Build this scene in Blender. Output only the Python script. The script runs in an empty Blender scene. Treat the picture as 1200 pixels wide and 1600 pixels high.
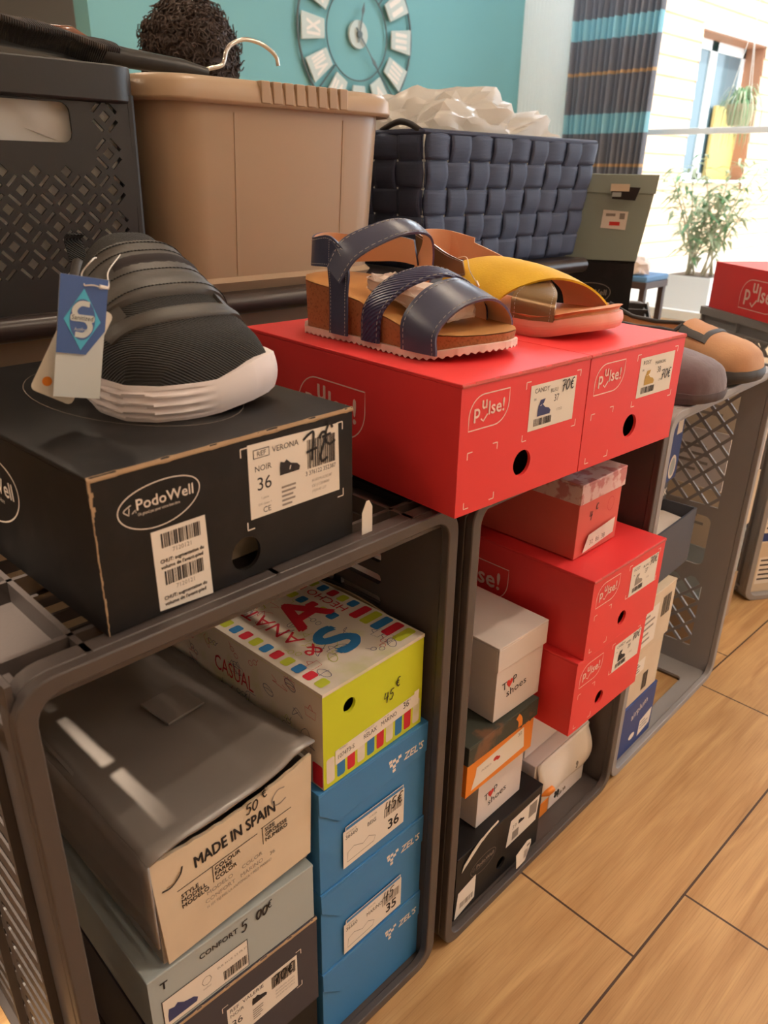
import bpy, bmesh, math, random
from mathutils import Vector, Matrix
from mathutils.geometry import delaunay_2d_cdt
random.seed(7)
SC = bpy.context.scene
COL = SC.collection
S = 0.01                                   # everything below is measured in centimetres

# ------------------------------------------------------------------ camera
CAM = (-9.14110, -38.9466, 85.2226)
ROT = ((0.72053498, -0.69324004, 0.01573489), (-0.26922855, -0.30059636, -0.91496329), (0.63901904, 0.65502677, -0.4032302))
cd = bpy.data.cameras.new('camera')
cam = bpy.data.objects.new('camera', cd)
COL.objects.link(cam)
r_, d_, f_ = [Vector(v) for v in ROT]
cam.matrix_world = Matrix(((r_.x, -d_.x, -f_.x, CAM[0]*S), (r_.y, -d_.y, -f_.y, CAM[1]*S), (r_.z, -d_.z, -f_.z, CAM[2]*S), (0, 0, 0, 1)))
cd.sensor_fit = 'HORIZONTAL'
cd.sensor_width = 36.0
cd.lens = 36.0*1200.5/1200.0
cd.clip_start = 0.02
cd.dof.use_dof = True
cd.dof.focus_distance = 0.80
cd.dof.aperture_fstop = 14.0
SC.camera = cam

# ------------------------------------------------------------------ light
SC.view_settings.view_transform = 'Standard'
SC.view_settings.look = 'None'
SC.view_settings.gamma = 1.0
SC.view_settings.use_curve_mapping = False
SC.view_settings.exposure = 0.28
world = bpy.data.worlds.new('daylight')
SC.world = world
world.use_nodes = True
bg = world.node_tree.nodes['Background']
bg.inputs[0].default_value = (0.80, 0.90, 1.0, 1)
bg.inputs[1].default_value = 3.4
def light(name, kind, loc, energy, color=(1, 1, 1), size=None, size_y=None, aim=None, rot=None):
    ld = bpy.data.lights.new(name, kind)
    ld.energy = energy
    ld.color = color
    if kind == 'AREA':
        ld.shape = 'RECTANGLE' if size_y else 'SQUARE'
        ld.size = size
        if size_y: ld.size_y = size_y
    o = bpy.data.objects.new(name, ld)
    COL.objects.link(o)
    o.location = Vector(loc)*S
    if aim is not None:
        o.rotation_euler = (Vector(aim)-Vector(loc)).to_track_quat('-Z', 'Y').to_euler()
    return o
sun = light('sun', 'SUN', (300, -600, 900), 3.2, (1.0, 0.95, 0.86), aim=(500, 400, 0))
sun.data.angle = math.radians(1.0)
WARM = (1.0, 0.80, 0.58)
LAMP_POWER = 60.0

# ------------------------------------------------------------------ materials
def lin(c):
    out = []
    for v in c:
        v = v/255.0
        out.append(v/12.92 if v <= 0.04045 else ((v+0.055)/1.055)**2.4)
    return out
MATS = {}
def mat(name, rgb, rough=0.6, metal=0.0, bump=None, vary=None, coat=0.0, emit=None, trans=0.0, alpha=None, spec=0.5, sheen=0.0):
    """rgb in sRGB 0-255. bump=(kind, scale, strength); vary=(scale, second rgb, lo, hi) mottles the colour."""
    if name in MATS: return MATS[name]
    m = bpy.data.materials.new(name)
    m.use_nodes = True
    nt = m.node_tree
    p = nt.nodes['Principled BSDF']
    c = lin(rgb)+[1]
    p.inputs['Base Color'].default_value = c
    p.inputs['Roughness'].default_value = rough
    p.inputs['Metallic'].default_value = metal
    p.inputs['Specular IOR Level'].default_value = spec
    p.inputs['Coat Weight'].default_value = coat
    p.inputs['Transmission Weight'].default_value = trans
    p.inputs['Sheen Weight'].default_value = sheen
    if alpha is not None: p.inputs['Alpha'].default_value = alpha
    if emit:
        p.inputs['Emission Color'].default_value = lin(emit[0])+[1]
        p.inputs['Emission Strength'].default_value = emit[1]
    tc = None
    if bump or vary:
        tc = nt.nodes.new('ShaderNodeTexCoord')
    if vary:
        n = nt.nodes.new('ShaderNodeTexNoise')
        n.inputs['Scale'].default_value = vary[0]
        n.inputs['Detail'].default_value = 6
        rp = nt.nodes.new('ShaderNodeValToRGB')
        rp.color_ramp.elements[0].position = vary[2]
        rp.color_ramp.elements[1].position = vary[3]
        rp.color_ramp.elements[0].color = c
        rp.color_ramp.elements[1].color = lin(vary[1])+[1]
        nt.links.new(tc.outputs['Object'], n.inputs['Vector'])
        nt.links.new(n.outputs['Fac'], rp.inputs['Fac'])
        nt.links.new(rp.outputs['Color'], p.inputs['Base Color'])
    if bump:
        kind, sc, st = bump
        if kind == 'noise':
            n = nt.nodes.new('ShaderNodeTexNoise'); n.inputs['Detail'].default_value = 4
            out = n.outputs['Fac']
        elif kind == 'voronoi':
            n = nt.nodes.new('ShaderNodeTexVoronoi'); out = n.outputs['Distance']
        else:
            n = nt.nodes.new('ShaderNodeTexWave')
            n.wave_type = 'BANDS'
            n.bands_direction = {'wavex': 'X', 'wavey': 'Y', 'wavez': 'Z', 'waved': 'DIAGONAL'}[kind]
            out = n.outputs['Fac']
        n.inputs['Scale'].default_value = sc
        nt.links.new(tc.outputs['Object'], n.inputs['Vector'])
        b = nt.nodes.new('ShaderNodeBump')
        b.inputs['Strength'].default_value = st
        b.inputs['Distance'].default_value = 0.002
        nt.links.new(out, b.inputs['Height'])
        nt.links.new(b.outputs['Normal'], p.inputs['Normal'])
    MATS[name] = m
    return m

# ------------------------------------------------------------------ mesh builder
def catmull(pts, n):
    """n samples along a spline through pts"""
    P = [Vector(p) for p in pts]
    P = [P[0]*2-P[1]]+P+[P[-1]*2-P[-2]]
    out = []
    segs = len(P)-3
    for i in range(n):
        t = i/(n-1)*segs
        k = min(int(t), segs-1)
        t -= k
        a, b, c, d = P[k:k+4]
        out.append(0.5*((2*b)+(c-a)*t+(2*a-5*b+4*c-d)*t*t+(3*b-a-3*c+d)*t*t*t))
    return out
def inside2(x, y, P):
    r = False
    for i in range(len(P)):
        x0, y0, x1, y1 = P[i-1][0], P[i-1][1], P[i][0], P[i][1]
        if (y0 > y) != (y1 > y) and x < (x1-x0)*(y-y0)/(y1-y0)+x0: r = not r
    return r
class MB:
    def __init__(s, off=(0, 0, 0)):
        s.v, s.f, s.mi, s.mats, s.off = [], [], [], [], Vector(off)
    def slot(s, m):
        if m not in s.mats: s.mats.append(m)
        return s.mats.index(m)
    def add(s, verts, faces, m):
        b, k = len(s.v), s.slot(m)
        s.v += [Vector(v)-s.off for v in verts]
        for f in faces:
            s.f.append([b+i for i in f])
            s.mi.append(k)
    def box(s, x0, y0, z0, x1, y1, z1, m, M=None):
        v = [Vector(p) for p in ((x0, y0, z0), (x1, y0, z0), (x1, y1, z0), (x0, y1, z0), (x0, y0, z1), (x1, y0, z1), (x1, y1, z1), (x0, y1, z1))]
        if M: v = [M @ p for p in v]
        s.add(v, [(0, 3, 2, 1), (4, 5, 6, 7), (0, 1, 5, 4), (1, 2, 6, 5), (2, 3, 7, 6), (3, 0, 4, 7)], m)
    def prism(s, pts, O, U, V, N, t, m):
        """flat polygon extruded t along N"""
        O, U, V, N = map(Vector, (O, U, V, N))
        n = len(pts)
        a = [O+U*p[0]+V*p[1] for p in pts]
        b = [p+N*t for p in a]
        s.add(a+b, [tuple(range(n-1, -1, -1)), tuple(range(n, 2*n))]+[(i, (i+1) % n, n+(i+1) % n, n+i) for i in range(n)], m)
    def tube(s, pts, r, m, n=8, closed=False, caps=True):
        P = [Vector(p) for p in pts]
        R = r if isinstance(r, (list, tuple)) else [r]*len(P)
        L = len(P)
        vs, fs = [], []
        up = Vector((0, 0, 1))
        prev = None
        for i in range(L):
            t = (P[(i+1) % L]-P[i-1]) if closed else (P[min(i+1, L-1)]-P[max(i-1, 0)])
            t.normalize()
            if prev is None:
                a = t.cross(up)
                if a.length < 1e-3: a = t.cross(Vector((1, 0, 0)))
            else:
                a = prev-t*prev.dot(t)
            a.normalize()
            prev = a
            b = t.cross(a)
            for k in range(n):
                th = 2*math.pi*k/n
                vs.append(P[i]+(a*math.cos(th)+b*math.sin(th))*R[i])
        for i in range(L if closed else L-1):
            for k in range(n):
                j = (i+1) % L
                fs.append((i*n+k, i*n+(k+1) % n, j*n+(k+1) % n, j*n+k))
        if caps and not closed:
            fs.append(tuple(range(n-1, -1, -1)))
            fs.append(tuple((L-1)*n+k for k in range(n)))
        s.add(vs, fs, m)
    def cyl(s, p0, p1, r0, m, r1=None, n=20):
        s.tube([p0, p1], [r0, r1 if r1 is not None else r0], m, n)
    def grid(s, P, m, cu=False, cv=False):
        nu, nv = len(P), len(P[0])
        fs = []
        for i in range(nu if cu else nu-1):
            for j in range(nv if cv else nv-1):
                a, b = (i+1) % nu, (j+1) % nv
                fs.append((i*nv+j, a*nv+j, a*nv+b, i*nv+b))
        s.add([p for row in P for p in row], fs, m)
    def fan(s, ring, c, m, flip=False):
        n = len(ring)
        fs = [((i+1) % n, i, n) if flip else (i, (i+1) % n, n) for i in range(n)]
        s.add(list(ring)+[c], fs, m)
    def plate(s, outer, holes, O, U, V, t, m):
        """a flat sheet with holes: outer and holes are 2D loops, thickness t on the side away from U x V"""
        vs, ed = [], []
        for loop in [outer]+list(holes):
            n0 = len(vs)
            vs += [Vector((p[0], p[1])) for p in loop]
            ed += [(n0+i, n0+(i+1) % len(loop)) for i in range(len(loop))]
        vo, eo, fo = delaunay_2d_cdt(vs, ed, [], 0, 1e-5)[:3]
        boxes = [(min(p[0] for p in h), max(p[0] for p in h), min(p[1] for p in h), max(p[1] for p in h), h) for h in holes]
        keep = []
        for f in fo:
            x, y = sum(vo[i].x for i in f)/3, sum(vo[i].y for i in f)/3
            if not inside2(x, y, outer): continue
            if any(q[0] <= x <= q[1] and q[2] <= y <= q[3] and inside2(x, y, q[4]) for q in boxes): continue
            a, b_, c = (vo[i] for i in f)
            keep.append(tuple(f) if (b_-a).cross(c-a) > 0 else tuple(reversed(f)))
        O, U, V = map(Vector, (O, U, V))
        N = U.cross(V).normalized()
        n = len(vo)
        co = [O+U*v.x+V*v.y for v in vo]
        fs, seen = [], {}
        for f in keep:
            fs.append(f)
            fs.append(tuple(n+i for i in reversed(f)))
            for i in range(3):
                e = (f[i], f[(i+1) % 3])
                if (e[1], e[0]) in seen: del seen[(e[1], e[0])]
                else: seen[e] = 1
        for a, b_ in seen: fs.append((b_, a, n+a, n+b_))
        s.add(co+[p-N*t for p in co], fs, m)
    def ribbon(s, A, B, t, m, n=28, k=6, bulge=0.0, inner=None, out=None):
        """strap between two edge splines, thickness t; bulge lifts its middle; inner = lining material"""
        a, b = catmull(A, n), catmull(B, n)
        rows, ctr = [], sum(((p+q)/2 for p, q in zip(a, b)), Vector())/n
        if out is not None: ctr = Vector(out)
        for i in range(n):
            tan = (a[min(i+1, n-1)]+b[min(i+1, n-1)]-a[max(i-1, 0)]-b[max(i-1, 0)])
            nn = tan.cross(b[i]-a[i])
            if nn.length < 1e-6: nn = Vector((0, 0, 1))
            nn.normalize()
            mid = (a[i]+b[i])/2
            if nn.dot(mid-ctr) < 0: nn = -nn
            rows.append([(a[i].lerp(b[i], j/k)+nn*bulge*math.sin(math.pi*j/k), nn) for j in range(k+1)])
        top = [[p for p, q in r] for r in rows]
        bot = [[p-q*t for p, q in r] for r in rows]
        mi = inner or m
        s.grid(top, m)
        s.grid(bot, mi)
        s.grid([[top[i][0], bot[i][0]] for i in range(n)], m)
        s.grid([[top[i][k], bot[i][k]] for i in range(n)], m)
        s.grid([[top[0][j], bot[0][j]] for j in range(k+1)], m)
        s.grid([[top[-1][j], bot[-1][j]] for j in range(k+1)], m)
        return top
    def build(s, name, parent=None, smooth=None, bevel=0.0, seg=2, sub=0, solid=0.0, loc=None, rotz=0.0):
        me = bpy.data.meshes.new(name)
        me.from_pydata([tuple(v*S) for v in s.v], [], s.f)
        for m in s.mats: me.materials.append(m)
        me.polygons.foreach_set('material_index', s.mi)
        bm = bmesh.new(); bm.from_mesh(me)
        bmesh.ops.recalc_face_normals(bm, faces=bm.faces)
        bm.to_mesh(me); bm.free()
        if smooth is not None:
            me.polygons.foreach_set('use_smooth', [True]*len(me.polygons))
            me.set_sharp_from_angle(angle=math.radians(smooth))
        me.update()
        o = bpy.data.objects.new(name, me)
        COL.objects.link(o)
        if parent is not None: o.parent = parent
        if loc is not None: o.location = Vector(loc)*S
        o.rotation_euler.z = rotz
        if solid:
            md = o.modifiers.new('thickness', 'SOLIDIFY'); md.thickness = solid*S; md.offset = 0
        if bevel:
            md = o.modifiers.new('soft edges', 'BEVEL'); md.width = bevel*S; md.segments = seg; md.limit_method = 'ANGLE'; md.angle_limit = math.radians(40)
        if sub:
            md = o.modifiers.new('smooth', 'SUBSURF'); md.levels = sub; md.render_levels = sub
        return o

def thing(name, label, cat, loc=(0, 0, 0), rotz=0.0, group=None, tilt=None):
    o = bpy.data.objects.new(name, None)
    COL.objects.link(o)
    o.empty_display_size = 0.05
    o.location = Vector(loc)*S
    o.rotation_euler = (tilt[0] if tilt else 0, tilt[1] if tilt else 0, rotz)
    return tag(o, label, cat, group)
def tag(o, label, cat, group=None, kind=None):
    o['label'] = label
    o['category'] = cat
    if group: o['group'] = group
    if kind: o['kind'] = kind
    return o
def struct(o):
    o['kind'] = 'structure'
    return o

# ------------------------------------------------------------------ printing: flat ink shapes laid on a face
_TXT = {}
def text_shape(body, bold=0.0, shear=0.0):
    key = (body, bold, shear)
    if key not in _TXT:
        cu = bpy.data.curves.new('lettering', 'FONT')
        cu.body = body
        cu.size = 1.0
        cu.offset = bold
        cu.shear = shear
        cu.resolution_u = 2 if len(body) > 2 else 6
        cu.fill_mode = 'FRONT'
        ob = bpy.data.objects.new('lettering', cu)
        me = bpy.data.meshes.new_from_object(ob)
        v = [(p.co.x/0.70, p.co.y/0.70) for p in me.vertices]
        f = [tuple(p.vertices) for p in me.polygons]
        bpy.data.objects.remove(ob); bpy.data.curves.remove(cu); bpy.data.meshes.remove(me)
        x0 = min([p[0] for p in v], default=0); x1 = max([p[0] for p in v], default=0)
        _TXT[key] = (v, f, x0, x1)
    return _TXT[key]
class Ink:
    """2D printing on the face O + U u + V v; every layer stands 0.1 mm further off the face"""
    def __init__(s, mb, O, U, V, lift=0.015):
        s.mb, s.O, s.U, s.V = mb, Vector(O), Vector(U), Vector(V)
        s.N = s.U.cross(s.V).normalized()
        s.lift = lift
    def put(s, pts, faces, m, layer):
        d = s.N*(s.lift+0.012*layer)
        s.mb.add([s.O+s.U*p[0]+s.V*p[1]+d for p in pts], faces, m)
    def poly(s, pts, m, layer=0):
        s.put(pts, [tuple(range(len(pts)))], m, layer)
    def rect(s, x0, y0, x1, y1, m, layer=0, r=0.0, rot=0.0):
        if r > 0: pts = rrect(x0, y0, x1, y1, r)
        else: pts = [(x0, y0), (x1, y0), (x1, y1), (x0, y1)]
        if rot:
            cx, cy, c, n = (x0+x1)/2, (y0+y1)/2, math.cos(rot), math.sin(rot)
            pts = [(cx+(x-cx)*c-(y-cy)*n, cy+(x-cx)*n+(y-cy)*c) for x, y in pts]
        s.poly(pts, m, layer)
    def stroke(s, pts, w, m, layer=1, closed=False, smooth=0):
        if smooth: pts = [(p.x, p.y) for p in catmull([(x, y, 0) for x, y in pts], smooth)]
        P = [Vector((x, y)) for x, y in pts]
        L = len(P)
        a, b = [], []
        for i in range(L):
            t = (P[(i+1) % L]-P[i-1]) if closed else (P[min(i+1, L-1)]-P[max(i-1, 0)])
            if t.length < 1e-9: t = Vector((1, 0))
            t.normalize()
            n = Vector((-t.y, t.x))*w/2
            a.append(P[i]+n); b.append(P[i]-n)
        fs = [(i, L+i, L+(i+1) % L, (i+1) % L) for i in range(L if closed else L-1)]
        s.put([tuple(p) for p in a+b], fs, m, layer)
    def ring(s, cx, cy, rx, ry, w, m, layer=1, n=40, rot=0.0):
        c, q = math.cos(rot), math.sin(rot)
        pts = []
        for i in range(n):
            t = 2*math.pi*i/n
            x, y = rx*math.cos(t), ry*math.sin(t)
            pts.append((cx+x*c-y*q, cy+x*q+y*c))
        s.stroke(pts, w, m, layer, closed=True)
    def disc(s, cx, cy, rx, ry, m, layer=0, n=28):
        s.poly([(cx+rx*math.cos(2*math.pi*i/n), cy+ry*math.sin(2*math.pi*i/n)) for i in range(n)], m, layer)
    def text(s, body, x, y, h, m, layer=1, align='l', rot=0.0, wide=1.0, bold=0.0, shear=0.0, width=None):
        v, f, x0, x1 = text_shape(body, 0.0, shear)
        k = (width/((x1-x0)*h) if width else wide)
        dx = {'l': -x0, 'c': -(x0+x1)/2, 'r': -x1}[align]
        c, q = math.cos(rot), math.sin(rot)
        pts = []
        for px, py in v:
            a, b = (px+dx)*h*k, py*h
            pts.append((x+a*c-b*q, y+a*q+b*c))
        e = bold*h*1.2
        for n_, (dx_, dy_) in enumerate(((-e, 0), (e, 0), (0, e), (0, -e)) if bold else ((0, 0),)):
            s.put([(a+dx_, b+dy_) for a, b in pts], f, m, layer+0.6*n_)
    def bars(s, x0, y0, x1, y1, m, layer=1, n=24, seed=1):
        rng = random.Random(seed)
        x = x0
        step = (x1-x0)/n
        while x < x1:
            w = step*rng.choice((0.4, 0.6, 0.9, 1.3))
            s.rect(x, y0, min(x+w, x1), y1, m, layer)
            x += w+step*rng.choice((0.3, 0.5, 0.8))
    def bracket(s, x, y, dx, dy, m, L=0.6, w=0.09):
        s.rect(min(x, x+dx*L), y-w/2, max(x, x+dx*L), y+w/2, m)
        s.rect(x-w/2, min(y, y+dy*L), x+w/2, max(y, y+dy*L), m)
def rrect(x0, y0, x1, y1, r, n=5):
    out = []
    for cx, cy, a0 in ((x1-r, y0+r, -90), (x1-r, y1-r, 0), (x0+r, y1-r, 90), (x0+r, y0+r, 180)):
        for i in range(n+1):
            a = math.radians(a0+90*i/n)
            out.append((cx+r*math.cos(a), cy+r*math.sin(a)))
    return out
def circle(cx, cy, r, n=24):
    return [(cx+r*math.cos(2*math.pi*i/n), cy+r*math.sin(2*math.pi*i/n)) for i in range(n)]
def price(ink, body, x, y, h, m, w, layer=4, slant=0.15):
    """felt-pen figures: a few strokes per character"""
    G = {'0': [[(.5, 1), (.15, .75), (.1, .3), (.4, 0), (.75, .3), (.8, .75), (.5, 1)]],
         '1': [[(.25, .7), (.55, 1), (.5, 0)]],
         '2': [[(.1, .75), (.45, 1), (.8, .7), (.45, .3), (.05, 0), (.4, .08), (.9, .02)]],
         '4': [[(.2, 1), (.05, .42), (.9, .5)], [(.72, .95), (.62, -.1)]],
         '5': [[(.85, 1), (.3, .95), (.2, .6), (.6, .6), (.75, .3), (.5, 0), (.1, .05)]],
         '6': [[(.7, 1), (.25, .6), (.15, .2), (.45, 0), (.75, .2), (.55, .45), (.2, .3)]],
         '7': [[(.0, .92), (.4, .98), (.85, 1), (.55, .5), (.4, -.1)], [(.2, .45), (.85, .52)]],
         '8': [[(.5, .5), (.15, .75), (.5, 1), (.8, .75), (.2, .25), (.5, 0), (.8, .25), (.5, .5)]],
         '9': [[(.75, .8), (.45, 1), (.2, .75), (.45, .5), (.75, .75), (.7, .4), (.4, 0)]],
         'e': [[(.95, .95), (.6, 1), (.3, .65), (.3, .3), (.6, 0), (.95, .12)], [(.05, .6), (.75, .66)], [(.05, .4), (.7, .45)]],
         'c': [[(.9, .95), (.4, 1), (.1, .6), (.15, .15), (.5, 0), (.9, .2)]]}
    for ch in body:
        if ch in G:
            for st in G[ch]:
                ink.stroke([(x+(px+slant*py)*h*0.62, y+py*h) for px, py in st], w, m, layer, smooth=0 if ch in '74' else 5*len(st))
        x += h*0.62*1.05
    return x
# ------------------------------------------------------------------ palette
CRATE_DARK = mat('dark crate plastic', (78, 70, 68), 0.42, bump=('noise', 300, 0.05))
CRATE_GREY = mat('grey crate plastic', (150, 146, 146), 0.45, bump=('noise', 300, 0.05))
BLACKBOX = mat('black card', (24, 22, 23), 0.5, spec=0.32, vary=(35, (40, 36, 36), 0.5, 0.85), bump=('noise', 60, 0.05))
KRAFT = mat('torn brown card', (176, 146, 114), 0.9, bump=('noise', 200, 0.3))
REDBOX = mat('red card', (236, 58, 60), 0.48, bump=('noise', 80, 0.04))
PAPER = mat('white label paper', (236, 226, 214), 0.65)
INKK = mat('black ink', (38, 32, 34), 0.7)
PEN = mat('felt pen', (22, 20, 24), 0.45)
GREYINK = mat('grey ink', (150, 138, 128), 0.7)
WHITEINK = mat('white ink', (240, 226, 214), 0.6)
PINKINK = mat('pale pink ink', (250, 214, 204), 0.6)
ZELBLUE = mat('blue card', (60, 128, 186), 0.5, bump=('noise', 90, 0.05))
LIME = mat('lime card', (206, 214, 40), 0.5)
DOODLE = mat('white printed card', (226, 214, 200), 0.55, vary=(25, (206, 204, 150), 0.55, 0.75))
INKRED = mat('red ink', (206, 30, 52), 0.6)
INKBLUE = mat('blue ink', (44, 120, 180), 0.6)
INKLIME = mat('lime ink', (190, 198, 50), 0.6)
INKNAVY = mat('navy ink', (62, 66, 110), 0.7)
GREYLID = mat('grey coated card', (140, 132, 128), 0.26, bump=('noise', 14, 0.12))
CREAM = mat('cream card', (214, 194, 168), 0.7, vary=(8, (226, 208, 182), 0.4, 0.7))
PALEBLUE = mat('pale blue card', (170, 178, 178), 0.6)
NAVYCARD = mat('dark navy card', (62, 60, 70), 0.5, bump=('noise', 70, 0.06))
WHITECARD = mat('white card', (226, 214, 208), 0.6)
ORANGE = mat('orange card', (238, 138, 40), 0.55)
CAMO = mat('camouflage print', (58, 62, 54), 0.6, vary=(18, (120, 84, 60), 0.5, 0.56))
PINKCARD = mat('salmon card', (226, 100, 88), 0.55)
LACE = mat('pink flower print', (232, 196, 194), 0.6, vary=(60, (206, 130, 128), 0.48, 0.56))
BLUECARD = mat('royal blue card', (44, 66, 128), 0.5)
DARKHOLE = mat('dark inside', (40, 32, 32), 0.9)  # dark tone stands in for the shade inside holes and slots
TISSUE = mat('white tissue paper', (240, 226, 218), 0.8, bump=('noise', 60, 0.5))
CLEARBAG = mat('crinkled plastic bag', (246, 242, 236), 0.25, bump=('noise', 30, 0.6))
_n = CLEARBAG.node_tree
_t = _n.nodes.new('ShaderNodeBsdfTranslucent'); _t.inputs[0].default_value = (0.92, 0.9, 0.86, 1)
_m = _n.nodes.new('ShaderNodeMixShader'); _m.inputs[0].default_value = 0.5
_n.links.new(_n.nodes['Principled BSDF'].outputs[0], _m.inputs[1]); _n.links.new(_t.outputs[0], _m.inputs[2])
_n.links.new(_m.outputs[0], _n.nodes['Material Output'].inputs['Surface'])
CHROME = mat('chrome', (210, 206, 200), 0.18, 1.0)
THREAD = mat('white thread', (236, 228, 218), 0.6)
STITCH = mat('pale stitching', (196, 190, 186), 0.7)

# ------------------------------------------------------------------ the room
def wood_floor():
    m = bpy.data.materials.new('oak tile planks'); m.use_nodes = True
    nt = m.node_tree; p = nt.nodes['Principled BSDF']
    tc = nt.nodes.new('ShaderNodeTexCoord')
    mp = nt.nodes.new('ShaderNodeMapping')
    mp.inputs['Location'].default_value = (-0.44-0.58*0.22, 0.155+0.198, 0)
    br = nt.nodes.new('ShaderNodeTexBrick')
    br.offset = 0.78; br.offset_frequency = 2; br.squash = 1.0
    br.inputs['Scale'].default_value = 1.0
    br.inputs['Brick Width'].default_value = 0.58
    br.inputs['Row Height'].default_value = 0.198
    br.inputs['Mortar Size'].default_value = 0.0016
    br.inputs['Mortar Smooth'].default_value = 0.1
    br.inputs['Color1'].default_value = (0.35, 0.35, 0.35, 1)
    br.inputs['Color2'].default_value = (0.65, 0.65, 0.65, 1)
    nt.links.new(tc.outputs['Object'], mp.inputs['Vector'])
    nt.links.new(mp.outputs['Vector'], br.inputs['Vector'])
    st = nt.nodes.new('ShaderNodeMapping'); st.inputs['Scale'].default_value = (1.6, 14, 1)
    nt.links.new(tc.outputs['Object'], st.inputs['Vector'])
    n1 = nt.nodes.new('ShaderNodeTexNoise'); n1.inputs['Scale'].default_value = 2.2; n1.inputs['Detail'].default_value = 8; n1.inputs['Distortion'].default_value = 1.2
    n2 = nt.nodes.new('ShaderNodeTexNoise'); n2.inputs['Scale'].default_value = 9; n2.inputs['Detail'].default_value = 8
    sub = nt.nodes.new('ShaderNodeMapping'); sub.inputs['Scale'].default_value = (1.2, 60, 1)
    nt.links.new(st.outputs['Vector'], n1.inputs['Vector'])
    nt.links.new(tc.outputs['Object'], sub.inputs['Vector'])
    nt.links.new(sub.outputs['Vector'], n2.inputs['Vector'])
    r1 = nt.nodes.new('ShaderNodeValToRGB')
    e = r1.color_ramp.elements
    e[0].position = 0.3; e[0].color = lin((176, 132, 84))+[1]
    e[1].position = 0.72; e[1].color = lin((212, 172, 120))+[1]
    nt.links.new(n1.outputs['Fac'], r1.inputs['Fac'])
    mx = nt.nodes.new('ShaderNodeMix'); mx.data_type = 'RGBA'; mx.blend_type = 'MULTIPLY'
    r2 = nt.nodes.new('ShaderNodeValToRGB')
    r2.color_ramp.elements[0].position = 0.32; r2.color_ramp.elements[0].color = (0.72, 0.66, 0.6, 1)
    r2.color_ramp.elements[1].position = 0.52; r2.color_ramp.elements[1].color = (1, 1, 1, 1)
    nt.links.new(n2.outputs['Fac'], r2.inputs['Fac'])
    mx.inputs['Factor'].default_value = 0.55
    nt.links.new(r1.outputs['Color'], mx.inputs['A']); nt.links.new(r2.outputs['Color'], mx.inputs['B'])
    mo = nt.nodes.new('ShaderNodeMix'); mo.data_type = 'RGBA'
    mo.inputs['B'].default_value = lin((70, 46, 30))+[1]
    nt.links.new(br.outputs['Fac'], mo.inputs['Factor'])
    nt.links.new(mx.outputs['Result'], mo.inputs['A'])
    nt.links.new(mo.outputs['Result'], p.inputs['Base Color'])
    p.inputs['Roughness'].default_value = 0.42
    b = nt.nodes.new('ShaderNodeBump'); b.inputs['Strength'].default_value = 0.25; b.inputs['Distance'].default_value = 0.002
    inv = nt.nodes.new('ShaderNodeMath'); inv.operation = 'SUBTRACT'; inv.inputs[0].default_value = 1.0
    nt.links.new(br.outputs['Fac'], inv.inputs[1])
    nt.links.new(inv.outputs[0], b.inputs['Height'])
    nt.links.new(b.outputs['Normal'], p.inputs['Normal'])
    return m
TEAL = mat('teal wall paint', (118, 172, 174), 0.75, bump=('noise', 90, 0.06))
WALLW = mat('warm white paint', (222, 212, 198), 0.85)
BROWNW = mat('grey brown paint', (120, 108, 96), 0.9)
WINX, WALLY = 486.0, 340.0
def slab(name, x0, y0, z0, x1, y1, z1, m):
    b = MB(); b.box(x0, y0, z0, x1, y1, z1, m)
    return struct(b.build(name))
slab('floor', -300, -320, -10, WINX+8, 620, 0, wood_floor())
slab('ceiling', -300, -320, 262, WINX+8, 620, 272, WALLW)
slab('wall_back', 173, WALLY, 0, WINX+8, WALLY+14, 262, TEAL)
slab('wall_far', -300, 610, 0, WINX+8, 620, 262, BROWNW)
slab('wall_left', -310, -320, 0, -300, 620, 262, WALLW)
slab('wall_front', -300, -330, 0, WINX+8, -320, 262, WALLW)
# right wall: a grooved white pier, then glazing down to the floor
b = MB()
PIERW = mat('white pier paint', (246, 247, 245), 0.8)
b.box(WINX, 296, 0, WINX+8, WALLY, 262, PIERW)
y = 297.0
while y < WALLY-1:
    b.box(WINX-0.25, y, 0, WINX, y+2.7, 262, PIERW); y += 3.0
struct(b.build('wall_right'))
FRAMEM = mat('white window frame', (238, 240, 240), 0.4)
b = MB()
for y0 in (-320, -160, 20, 292): b.box(WINX+1, y0, 0, WINX+7, y0+5, 262, FRAMEM)
for z0, z1 in ((0, 6), (250, 262)): b.box(WINX+1.5, -320, z0, WINX+6.5, 296, z1, FRAMEM)
win = struct(b.build('window_1'))
gm = bpy.data.materials.new('window glass'); gm.use_nodes = True
nt = gm.node_tree; nt.nodes.remove(nt.nodes['Principled BSDF'])
tr = nt.nodes.new('ShaderNodeBsdfTransparent'); gl = nt.nodes.new('ShaderNodeBsdfGlossy'); gl.inputs['Roughness'].default_value = 0.03
ms = nt.nodes.new('ShaderNodeMixShader'); ms.inputs[0].default_value = 0.06
nt.links.new(tr.outputs[0], ms.inputs[1]); nt.links.new(gl.outputs[0], ms.inputs[2])
nt.links.new(ms.outputs[0], nt.nodes['Material Output'].inputs['Surface'])
b = MB(); b.box(WINX+3.6, -318, 3, WINX+4.2, 294, 256, gm); struct(b.build('pane', win))
GROUND = mat('pale concrete', (206, 200, 190), 0.9)
slab('ground_outside', WINX+8, -900, -14, 2400, 900, -4, GROUND)

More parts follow.
